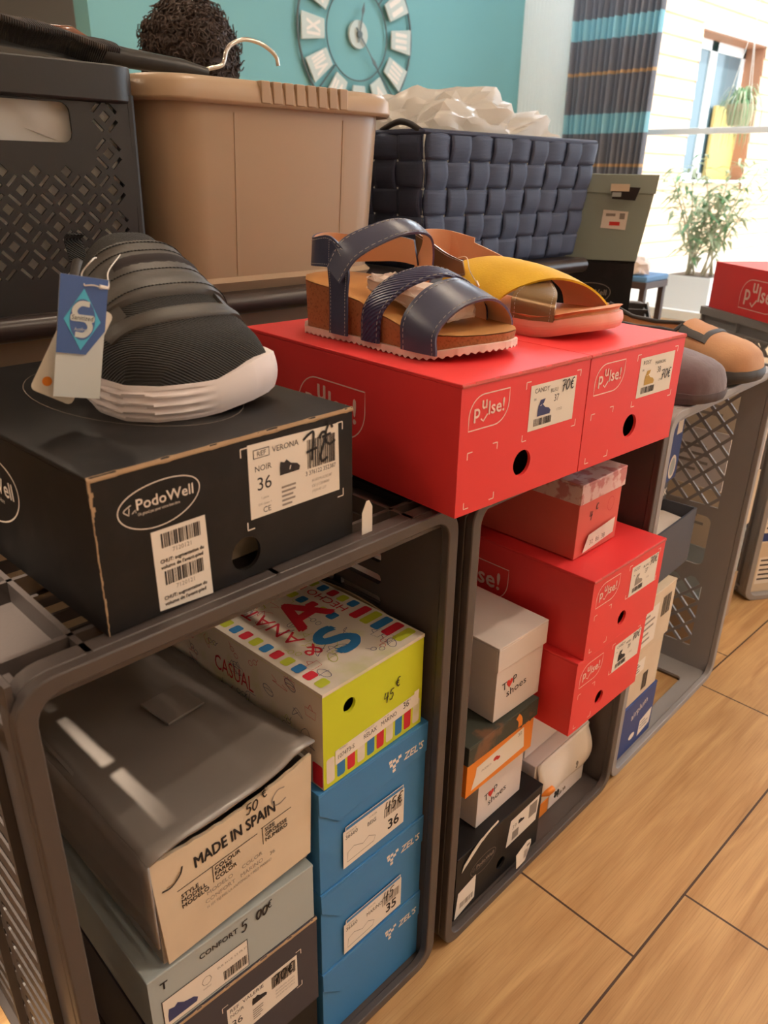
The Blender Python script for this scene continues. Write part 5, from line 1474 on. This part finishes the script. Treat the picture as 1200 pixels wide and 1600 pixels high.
P = [[(x, 46.6+c*0.8, 100.9-0.085*(x+6)-0.0006*(x+6)**2+1.0*math.sin(math.pi*c/6)-0.12*c+0.12*math.sin(x*0.9+c)) for c in range(7)] for x in range(-8, 36, 1)]
b.grid(P, GARM); o = b.build('knit_garment', smooth=60, solid=0.5, loc=(0, 0, 0)); tag(o, 'black ribbed garment draped over the rim of the black basket', 'garment')

# beige bin with ribbed lid
BEIGE = mat('beige bin plastic', (180, 154, 126), 0.34, bump=('noise', 20, 0.02))
t = thing('storage_bin', 'beige plastic bin with ribbed lid between the two baskets', 'bin', (56, 62, TZ))
off = (56, 62, TZ)
b = MB(off)
lv = []
for z, g in ((TZ+0.1, 1.0), (TZ, 0.2), (TZ+1.2, -0.6), (TZ+1.8, 0.0), (91.5, -1.2), (92.6, -1.2)):
    lv.append([(p[0], p[1], z) for p in rrect(39.6+g, 47.8+g, 73.8-g, 77-g, 5.5-g*0.5, 8)])
lv.insert(0, [(56, 62, TZ+0.1)]*len(lv[0]))
b.grid(lv, BEIGE, cv=True)
for x in (48.5, 65.5):
    b.prism([(0, 0), (0.5, 0), (0.5, 18.5), (0, 18.5)], (x, 47.8, TZ+2), (1, 0, 0), (0, -0.065, 1), (0, -1, 0), 0.08, BEIGE)
b.build('body', t, smooth=40)
b = MB(off)
lv = []
for z, g in ((92.4, 0.6), (92.2, -0.6), (92.6, -0.9), (94.2, -0.7), (94.9, -0.1), (95.1, 1.0), (95.0, 6)):
    lv.append([(p[0], p[1], z) for p in rrect(38.0+g, 46.2+g, 75.4-g, 78.6-g, max(0.8, 5.5-g*0.5), 8)])
lv.append([(56, 62, 95.0)]*len(lv[0]))
b.grid(lv, BEIGE, cv=True)
for k in range(8):
    x = 51.6+k*1.75; b.box(x, 45.2, 92.6, x+1.35, 46.6, 95.0, BEIGE)
b.build('lid', t, smooth=45, bevel=0.12)

# navy woven strap basket
WEAVE = mat('navy woven strap', (62, 74, 104), 0.6, bump=('wavez', 160, 0.25))
t = thing('woven_basket', 'navy woven strap basket with plastic wrapping inside', 'basket', (104, 64, TZ))
off = (104, 64, TZ)
def woven(name, O, U, W0, W1, shift, H, nu, nv):
    """panel of over-and-under straps; bottom width W0, top width W1"""
    O, U = Vector(O), Vector(U).normalized()
    N = U.cross(Vector((0, 0, 1))).normalized()
    def pt(a, z, d):
        f = z/H
        return O+U*(shift[0]*(1-f)+shift[1]*f+a*(W0+(W1-W0)*f))+N*(d+shift[2]*f)+Vector((0, 0, z))
    b = MB(off)
    cw, ch = 1.0/nu, H/nv
    for j in range(nv):                                # horizontal straps
        rows = []
        M_ = nu*6
        for k in range(M_+1):
            a = k/M_
            d = 0.42*math.sin(math.pi*(a*nu)+(math.pi if j % 2 else 0)+math.pi*0)
            rows.append([pt(a, (j+0.04)*ch, d-0.08), pt(a, (j+0.2)*ch, d), pt(a, (j+0.8)*ch, d), pt(a, (j+0.96)*ch, d-0.08)])
        b.grid(rows, WEAVE)
    for i_ in range(nu):                               # upright straps
        rows = []
        M_ = nv*6
        for k in range(M_+1):
            z = H*k/M_
            d = -0.42*math.sin(math.pi*(z/ch)) if False else 0.42*math.cos(math.pi*(z/ch-0.5))*(1 if i_ % 2 else -1)*(1)
            rows.append([pt((i_+0.05)*cw, z, d-0.08), pt((i_+0.2)*cw, z, d), pt((i_+0.8)*cw, z, d), pt((i_+0.95)*cw, z, d-0.08)])
        b.grid(rows, WEAVE)
    return b.build(name, t, smooth=60, solid=0.18)
BH = 19.6
woven('front_panel', (82.6, 48.5, TZ+0.4), (1, 0, 0), 42.6, 46.6, (0.8, 0.0, 1.0), BH, 9, 5)
woven('side_panel', (83.4, 80, TZ+0.4), (0, -1, 0), 31.4, 32.4, (0, -0.5, 0.9), BH, 6, 5)
woven('side_panel', (126.8, 49, TZ+0.4), (0, 1, 0), 30, 32, (0, -0.5, 2.6), BH, 6, 5)
woven('back_panel', (127.5, 80, TZ+0.4), (-1, 0, 0), 44, 46, (0, 0, 0.5), BH, 9, 5)
b = MB(off); b.tube([(82.0, 47.6, 91), (128.4, 47.6, 91), (129.5, 50, 91), (129.5, 78, 91), (128, 80.4, 91), (84, 80.4, 91), (82.8, 78, 91), (82.4, 50, 91)], 0.4, WEAVE, 8, closed=True)
b.tube([tuple(p) for p in catmull([(83.0, 58, 91), (82.6, 56, 91.7), (82.3, 53, 92.4), (82.2, 50.5, 92.0), (82.4, 48.6, 91.1)], 16)], 0.45, mat('black cord', (40, 38, 40), 0.7), 8)
b.build('rim', t, smooth=50)
b = MB(off); b.box(84.5, 50, TZ, 126, 79, TZ+0.5, WEAVE); b.build('base', t)
crumple('plastic_bag', 'crinkled clear plastic bag heaped in the navy woven basket', 'bag', (103, 64.5, 86.6), (21, 14.5, 9.6), CLEARBAG, 14, 0.34, 5, lo=(86.2, 50.6, TZ+1), hi=(123.5, 77.5, 99.5))

# ------------------------------------------------------------------ wall clock with Roman plates
CLK = mat('clock grey wash', (196, 204, 196), 0.7)
CLKD = mat('clock dark iron', (92, 104, 104), 0.5)
cx, cz, cy = 331.5, 157.0, WALLY
t = thing('wall_clock', 'large openwork wall clock with Roman numeral plates on the teal wall', 'clock', (cx, cy, cz))
b = MB()
for R, w in ((43.0, 0.9), (23.0, 0.5)):
    b.tube([(R*math.cos(2*math.pi*k/72), -1.6, R*math.sin(2*math.pi*k/72)) for k in range(72)], w*0.75, CLKD, 8, closed=True)
for k in range(4):
    a = math.pi/4+k*math.pi/2
    b.tube([(23*math.cos(a), -1.2, 23*math.sin(a)), (43*math.cos(a), -1.2, 43*math.sin(a))], 0.4, CLKD, 6)
b.build('frame', t, smooth=50)
ROM = ('XII', 'I', 'II', 'III', 'IIII', 'V', 'VI', 'VII', 'VIII', 'IX', 'X', 'XI')
for k, s_ in enumerate(ROM):
    a = math.radians(90-30*k)
    U_ = Vector((math.sin(a), 0, -math.cos(a))); V_ = Vector((math.cos(a), 0, math.sin(a)))
    b = MB()
    O_ = Vector((0, -2.2, 0))+V_*33.5
    b.prism([(-4.6, -8), (4.6, -8), (6.6, 8), (-6.6, 8)], O_, U_, V_, (0, -1, 0), 1.0, CLK)
    Ink(b, O_+Vector((0, -1.02, 0)), U_, V_, 0.03).text(s_, 0, -4.6, 9.2, PAPER, 1, 'c', bold=0.03, width={'III': 7.5, 'VIII': 9.0, 'VII': 8.5, 'IIII': 8.5}.get(s_, None) or (3.0 if s_ == 'I' else 7.0))
    b.build('numeral_plate', t, bevel=0.3)
b = MB(); b.cyl((0, -1.2, 0), (0, -2.6, 0), 7.0, CLK, n=32); b.cyl((0, -2.4, 0), (0, -4.0, 0), 1.8, CLKD, n=20); b.build('hub', t, smooth=40)
def hand(name, deg, L, w):
    a = math.radians(90-deg); U_ = Vector((math.sin(a), 0, -math.cos(a))); V_ = Vector((math.cos(a), 0, math.sin(a)))
    b = MB(); b.prism([(-w*0.4, -4), (w*0.4, -4), (w*0.35, L*0.6), (w*1.2, L*0.75), (0, L), (-w*1.2, L*0.75), (-w*0.35, L*0.6)], (0, -3.4, 0), U_, V_, (0, -1, 0), 0.4, CLKD); b.build(name, t)
hand('hour_hand', 12, 16, 0.9); hand('minute_hand', 139, 23, 0.9)

# ------------------------------------------------------------------ striped curtain before the window
def curtain_mat():
    m = bpy.data.materials.new('striped curtain'); m.use_nodes = True
    nt = m.node_tree; p = nt.nodes['Principled BSDF']
    tc = nt.nodes.new('ShaderNodeTexCoord'); sx = nt.nodes.new('ShaderNodeSeparateXYZ')
    nt.links.new(tc.outputs['Object'], sx.inputs[0])
    dv = nt.nodes.new('ShaderNodeMath'); dv.operation = 'DIVIDE'; dv.inputs[1].default_value = 0.533
    ad = nt.nodes.new('ShaderNodeMath'); ad.operation = 'ADD'; ad.inputs[1].default_value = 0.0
    fr = nt.nodes.new('ShaderNodeMath'); fr.operation = 'FRACT'
    nt.links.new(sx.outputs['Z'], dv.inputs[0]); nt.links.new(dv.outputs[0], ad.inputs[0]); nt.links.new(ad.outputs[0], fr.inputs[0])
    rp = nt.nodes.new('ShaderNodeValToRGB'); rp.color_ramp.interpolation = 'CONSTANT'
    e = rp.color_ramp.elements
    base, tl, gd, dk = lin((112, 112, 118))+[1], lin((138, 190, 200))+[1], lin((190, 150, 104))+[1], lin((110, 94, 92))+[1]
    # fraction of the 53 cm repeat: teal 111-122.5, dark, gold 144.6-146.4, dark
    e[0].position = 0.0; e[0].color = base
    e[1].position = 0.083; e[1].color = tl
    for pos, c in ((0.298, base), (0.713, gd), (0.747, base)):
        n = e.new(pos); n.color = c
    nt.links.new(fr.outputs[0], rp.inputs['Fac']); nt.links.new(rp.outputs['Color'], p.inputs['Base Color'])
    p.inputs['Roughness'].default_value = 0.8
    return m
b = MB(); CM = curtain_mat()
P = []
n = 150
for k in range(n+1):
    y = 230.0+66.0*k/n
    row = []
    for z in (4, 40, 80, 120, 160, 200, 240, 256):
        f = 1-z/300
        row.append((WINX-7-3.2*math.sin(k*0.62+0.6*math.sin(k*0.13))-1.0*math.sin(k*0.27), y+f*(k/n-0.5)*-6, z))
    P.append(row)
b.grid(P, CM); o = b.build('curtain', smooth=70, solid=0.3); tag(o, 'dark striped curtain with teal bands beside the window', 'curtain')
b = MB(); b.cyl((WINX-7, 150, 257), (WINX-7, 330, 257), 1.2, STEEL, n=12); o = b.build('curtain_rail', smooth=40); struct(o)

# ------------------------------------------------------------------ seated person, seen from behind
SKIN = mat('skin', (214, 160, 130), 0.55)
SHIRT = mat('dark shirt', (58, 58, 66), 0.85, bump=('noise', 50, 0.2))
TROUS = mat('dark trousers', (48, 50, 60), 0.85)
HAIRM = mat('dark brown hair', (66, 50, 42), 0.6, bump=('noise', 80, 0.8))
PX, PY = 100.0, 137.0
t = thing('stool', 'round stool the person sits on beyond the table', 'stool', (PX, PY, 0))
b = MB(); b.cyl((0, 0, 37), (0, 0, 40), 17, TABLEWOOD, n=28); b.build('seat', t, smooth=40)
for k in range(4):
    a = math.pi/4+k*math.pi/2
    b = MB(); b.cyl((12*math.cos(a), 12*math.sin(a), 37.5), (17*math.cos(a), 17*math.sin(a), 0), 1.5, TABLEWOOD, n=10); b.build('leg', t, smooth=40)
def skin_body():
    V, E_, R = [], [], []
    def n_(p, r, par=None):
        V.append(Vector(p)*S); R.append(r*S)
        if par is not None: E_.append((par, len(V)-1))
        return len(V)-1
    pel = n_((0, 0, 51), 13)
    w1 = n_((0, 1.0, 62), 12.0, pel); ch = n_((0, 2.0, 77), 14, w1); sh = n_((0, 1.2, 88), 10.5, ch)
    nk = n_((0, 1.5, 96), 5.2, sh); n_((0, 2.5, 101), 5.2, nk)
    for s_ in (-1, 1):
        a = n_((s_*16, 1.5, 87), 6.2, sh); el = n_((s_*22, 9, 68), 4.6, a); wr = n_((s_*13, 28, 64), 3.1, el); hd = n_((s_*10, 33, 63.5), 3.0, wr)
        for k in range(4):
            f1 = n_((s_*(7.4+1.9*k), 38.5-0.5*abs(k-1.5), 63.0), 0.95, hd); n_((s_*(7.2+1.9*k), 42.5-0.8*abs(k-1.5), 61.6), 0.8, f1)
        th_ = n_((s_*6.4, 33.5, 62.4), 1.1, hd); n_((s_*5.2, 37, 61.8), 0.9, th_)
        hp = n_((s_*9, 4, 50), 9.5, pel); kn = n_((s_*13, 40, 50), 6.4, hp); an = n_((s_*13, 42, 9), 4.2, kn); n_((s_*13.5, 54, 4.2), 3.6, an)
    me = bpy.data.meshes.new('person'); me.from_pydata(V, E_, [])
    o = bpy.data.objects.new('person', me); COL.objects.link(o)
    o.location = (PX*S, PY*S, 0)
    md = o.modifiers.new('skin', 'SKIN'); md.use_smooth_shade = True
    for v, r in zip(me.skin_vertices[0].data, R): v.radius = (r, r)
    me.skin_vertices[0].data[0].use_root = True
    sb = o.modifiers.new('sub', 'SUBSURF'); sb.levels = 1; sb.render_levels = 2
    dg = bpy.context.evaluated_depsgraph_get()
    ev = bpy.data.meshes.new_from_object(o.evaluated_get(dg))
    o.modifiers.clear(); o.data = ev
    ev.materials.clear()
    for m in (SKIN, SHIRT, TROUS): ev.materials.append(m)
    # add a head to the same surface: an egg with nose, brow, ears
    bm = bmesh.new(); bm.from_mesh(ev)
    for f in bm.faces:
        c = f.calc_center_median()/S
        if c.z > 93.5: f.material_index = 0
        elif c.y > 30 and c.z > 57: f.material_index = 0
        elif c.z < 57: f.material_index = 2
        else: f.material_index = 1
        f.smooth = True
    hb = bmesh.ops.create_uvsphere(bm, u_segments=32, v_segments=24, radius=1.0)['verts']
    for v in hb:
        x, y, z = v.co
        k = 1.0-0.16*max(0, -z)*(1-0.2*max(0, y))
        X, Y, Zv = x*7.6*k, y*9.4*k, z*11.6
        if y > 0.75 and abs(x) < 0.22:
            if -0.25 < z < 0.12: Y += 1.7*(1-abs(x)/0.22)*(1-abs(z+0.12)/0.3)      # nose
            if -0.55 < z < -0.42: Y += 0.5                                        # lips
        if 0.05 < z < 0.25 and 0.15 < abs(x) < 0.55 and y > 0.6: Y -= 0.5          # eye sockets
        if abs(x) > 0.9 and -0.25 < z < 0.2: X += math.copysign(1.2, x)            # ears
        v.co = (X*S, (Y+4.0)*S, (Zv+108.0)*S)
    for f in bm.faces:
        if f.calc_center_median().z > 0.98: f.material_index = 0; f.smooth = True
    bm.to_mesh(ev); bm.free()
    return o
person = skin_body()
tag(person, 'person with dark curly hair seated beyond the table, seen from behind', 'person')
# curly hair: cap plus many short curls
b = MB(); rng = random.Random(2)
caps = []
for k in range(17):
    row = []
    for j in range(28):
        a = 2*math.pi*j/28; e_ = math.pi*(k/16)*0.62
        r = 1.0+0.05*rng.random()
        row.append((9.3*r*math.sin(e_)*math.cos(a), 2.6+10.8*r*math.sin(e_)*math.sin(a), 108.6+11.2*r*math.cos(e_)))
    caps.append(row)
b.grid(caps, HAIRM, cv=True)
for k in range(900):
    a = rng.uniform(0, 2*math.pi); e_ = math.acos(1-rng.random()*1.35)
    d = Vector((math.sin(e_)*math.cos(a), math.sin(e_)*math.sin(a), math.cos(e_)))
    if d.y > 0.55 and d.z < 0.35: continue
    p0 = Vector((9.2*d.x, 2.6+10.6*d.y, 108.6+11.0*d.z))
    tv = d.cross(Vector((rng.uniform(-1, 1), rng.uniform(-1, 1), rng.uniform(-1, 1)))).normalized(); bv = d.cross(tv)
    R_ = rng.uniform(0.5, 1.1); L_ = rng.uniform(0.8, 2.8); tr_ = rng.uniform(1.0, 1.6)
    pts = [p0+d*(L_*q/9)+(tv*math.cos(tr_*q*0.9)+bv*math.sin(tr_*q*0.9))*R_*min(1, q/2) for q in range(10)]
    b.tube(pts, [0.30-0.02*q for q in range(10)], HAIRM, 4, caps=False)
hair = b.build('hair', person, smooth=60)

# ------------------------------------------------------------------ chair and cabinet near the window
WENGE = mat('dark brown wood', (74, 58, 56), 0.5)
t = thing('chair', 'dark chair with blue seat near the window', 'chair', (326, 140, 0), 0.05)
b = MB(); b.box(-14, -9, 43.5, 8, 12, 46, mat('blue seat pad', (96, 146, 196), 0.6)); b.build('seat', t, bevel=0.6)
b = MB(); b.box(-14, -9, 40.5, 8, 12, 43.5, WENGE); b.build('seat_frame', t, bevel=0.2)
b = MB(); b.box(-2, 10, 43, 7, 12.5, 72, WENGE); b.build('backrest', t, bevel=0.3)
b = MB(); b.box(-8, 8.5, 49, -1, 10.5, 69, mat('pale tan board', (206, 172, 140), 0.7)); b.build('back_pad', t, bevel=0.3)
for x in (-13.5, 5):
    for y in (-8.5, 9):
        b = MB(); b.box(x, y, 0, x+2.5, y+2.5, 41, WENGE); b.build('leg', t)
b = MB(); b.box(-14, 0, 0, 5, 11, 40, mat('white laminate', (236, 240, 242), 0.4)); b.box(-14.3, -0.4, 36, 5.3, 0, 40, MATS['white laminate'])
o = b.build('white_cabinet', loc=(318, 158, 0)); tag(o, 'low white cabinet behind the chair near the window', 'cabinet')
crumple('white_cloth', 'crumpled white cloth lying on the blue chair seat', 'cloth', (317.5, 140, 49.3), (4.5, 5.5, 4.0), TISSUE, 31, 0.4, 3, lo=(312.5, 132.5, 46.1), hi=(322.5, 146, 54))

# ------------------------------------------------------------------ outside the window
CLAD = mat('larch cladding', (222, 186, 156), 0.8, bump=('noise', 30, 0.1), vary=(3, (240, 206, 170), 0.35, 0.7))
REVEAL = mat('brown reveal board', (170, 120, 90), 0.8)
FY = 436.0
t = thing('building', 'timber clad building outside the window', 'building', (1100, FY, 0))
off = (1100, FY, 0)
b = MB(off)
wx0, wx1, wz0, wz1 = 936.0, 1108.0, 84.0, 238.0
z = -4.0
while z < 430:
    z1 = z+19.0
    segs = [(500, 2300)] if z1 <= wz0 or z >= wz1 else [(500, wx0), (wx1, 2300)]
    for a, c in segs:
        b.add([(a, FY, z), (c, FY, z), (c, FY-2.6, z+1.2), (a, FY-2.6, z+1.2), (a, FY-1.4, z1-1.6), (c, FY-1.4, z1-1.6), (a, FY, z1), (c, FY, z1)],
              [(0, 1, 2, 3), (3, 2, 5, 4), (4, 5, 7, 6)], CLAD)
    z = z1
b.box(500, FY+0.2, -4, wx0, FY+30, 430, CLAD); b.box(wx1, FY+0.2, -4, 2300, FY+30, 430, CLAD); b.box(wx0, FY+0.2, -4, wx1, FY+30, wz0, CLAD); b.box(wx0, FY+0.2, wz1, wx1, FY+30, 430, CLAD)
b.build('cladding', t)
b = MB(off)
b.box(wx0, FY-1, wz0, wx0+1.5, FY+28, wz1, REVEAL); b.box(wx1-1.5, FY-1, wz0, wx1, FY+28, wz1, REVEAL); b.box(wx0, FY-1, wz1-1.5, wx1, FY+28, wz1, REVEAL)
b.build('reveal', t)
b = MB(off); b.box(wx0-2, FY-7, wz0-3, wx1+2, FY+28, wz0, FRAMEM); b.box(wx0-2, FY-5, wz1, wx1+4, FY, wz1+5, FRAMEM); b.build('sill', t)
b = MB(off)
for a in ((wx0+1.5, wz0, wx0+9, wz1-1.5), (wx1-9, wz0, wx1-1.5, wz1-1.5), (wx0+75, wz0, wx0+92, wz1-1.5)): b.box(a[0], FY+22, a[1], a[2], FY+26, a[3], FRAMEM)
b.box(wx0+1.5, FY+22, wz0, wx1-1.5, FY+26, wz0+8, FRAMEM); b.box(wx0+1.5, FY+22, wz1-12, wx1-1.5, FY+26, wz1-1.5, FRAMEM)
fr_ = b.build('window_frame', t)
b = MB(off); b.box(wx0+2, FY+24, wz0+4, wx1-2, FY+24.6, wz1-4, mat('blue grey window pane', (96, 116, 124), 0.1)); b.build('pane', fr_)
b = MB(off); b.box(wx0+100, FY+16, wz0, wx1-2, FY+20, wz0+85, mat('bamboo blind', (206, 176, 104), 0.8)); b.build('blind', t)
t = thing('handrail', 'white handrail outside the window', 'railing', (508, 0, -4))
b = MB(); b.box(-2.5, -420, 115, 2.5, 330, 118.5, FRAMEM); b.build('rail', t, bevel=0.4)
for y in (-400, -200, 20, 320):
    b = MB(); b.box(-2, y, 0, 2, y+4, 115, FRAMEM); b.build('post', t)
# planter with bamboo, hanging plant
LEAF = mat('leaf green', (122, 168, 120), 0.6)
LEAFP = mat('pale leaf', (196, 206, 172), 0.6)
STALK = mat('pale cane', (186, 178, 150), 0.7)
def leaf_at(b, p, d, L, w, m):
    d = Vector(d).normalized(); p = Vector(p)
    s_ = d.cross(Vector((0, 0, 1)))
    if s_.length < 0.05: s_ = Vector((1, 0, 0))
    s_.normalize()
    q = [p, p+d*L*0.4+s_*w+Vector((0, 0, 0.6)), p+d*L-Vector((0, 0, L*0.25)), p+d*L*0.4-s_*w+Vector((0, 0, 0.6))]
    b.add(q+[p+d*L*0.45], [(0, 1, 4), (1, 2, 4), (2, 3, 4), (3, 0, 4)], m)
def planter(label, x, y, seed, n, hmax, group, z0=-4):
    rng = random.Random(seed)
    t = thing('potted_bamboo', label, 'plant', (x, y, z0), 0, group)
    b = MB(); b.box(-17, -17, 0, 17, 17, 27, FRAMEM); b.box(-15, -15, 26, 15, 15, 27.3, WENGE); b.build('planter', t, bevel=0.5)
    b = MB(); f = MB()
    for k in range(n):
        a, tilt = rng.uniform(0, 6.28), rng.uniform(0.1, 0.42)
        base = Vector((rng.uniform(-9, 9), rng.uniform(-9, 9), 26)); H_ = rng.uniform(0.55, 1.0)*hmax
        d = Vector((math.cos(a)*tilt, math.sin(a)*tilt, 1))
        pts = [base+d*(H_*q/8)+Vector((math.cos(a), math.sin(a), 0))*(q/8)**2*H_*0.12 for q in range(9)]
        b.tube(pts, [0.8-0.07*q for q in range(9)], STALK, 6)
        for q in range(3, 9):
            for _ in range(7):
                aa = rng.uniform(0, 6.28); dd = Vector((math.cos(aa), math.sin(aa), rng.uniform(-0.5, 0.4)))
                p = pts[q]+Vector((rng.uniform(-4, 4), rng.uniform(-4, 4), rng.uniform(-6, 6)))
                leaf_at(f, p, dd, rng.uniform(9, 19), rng.uniform(0.9, 1.8), rng.choice((LEAF, LEAFP, LEAFP)))
    b.build('canes', t, smooth=50); f.build('leaves', t)
planter('potted bamboo in a white planter outside, left one', 545, 214, 3, 13, 78, 'bamboo outside the window')
planter('potted bamboo in a white planter outside, right one', 618, 172, 4, 15, 92, 'bamboo outside the window')
t = thing('hanging_plant', 'trailing plant in a hanging pot outside the window', 'plant', (540, 203, 117))
b = MB(); b.cyl((0, 0, 0), (0, 0, 12), 6.5, STALK, r1=9, n=20); b.build('pot', t, smooth=40)
b = MB(); rng = random.Random(6)
for k in range(130):
    a = rng.uniform(0, 6.28); up = rng.uniform(2, 13); out = rng.uniform(5, 15)
    pts = [Vector((0, 0, 11)), Vector((math.cos(a)*out*0.5, math.sin(a)*out*0.5, 11+up)), Vector((math.cos(a)*out, math.sin(a)*out, 9+up*0.4)), Vector((math.cos(a)*out*1.15, math.sin(a)*out*1.15, 5-rng.uniform(2, 22)))]
    c = catmull(pts, 8); s_ = Vector((-math.sin(a), math.cos(a), 0))
    b.grid([[p+s_*0.55*(1-q/8), p-s_*0.55*(1-q/8)] for q, p in enumerate(c)], rng.choice((LEAF, LEAF, LEAFP)))
b.build('leaves', t)
b = MB()
for k in range(3):
    a = k*2.094; b.tube([(9*math.cos(a), 9*math.sin(a), 12), (0, 0, 60), (0, 0, 150)], 0.2, STEEL, 5)
b.build('hanging_cords', t)
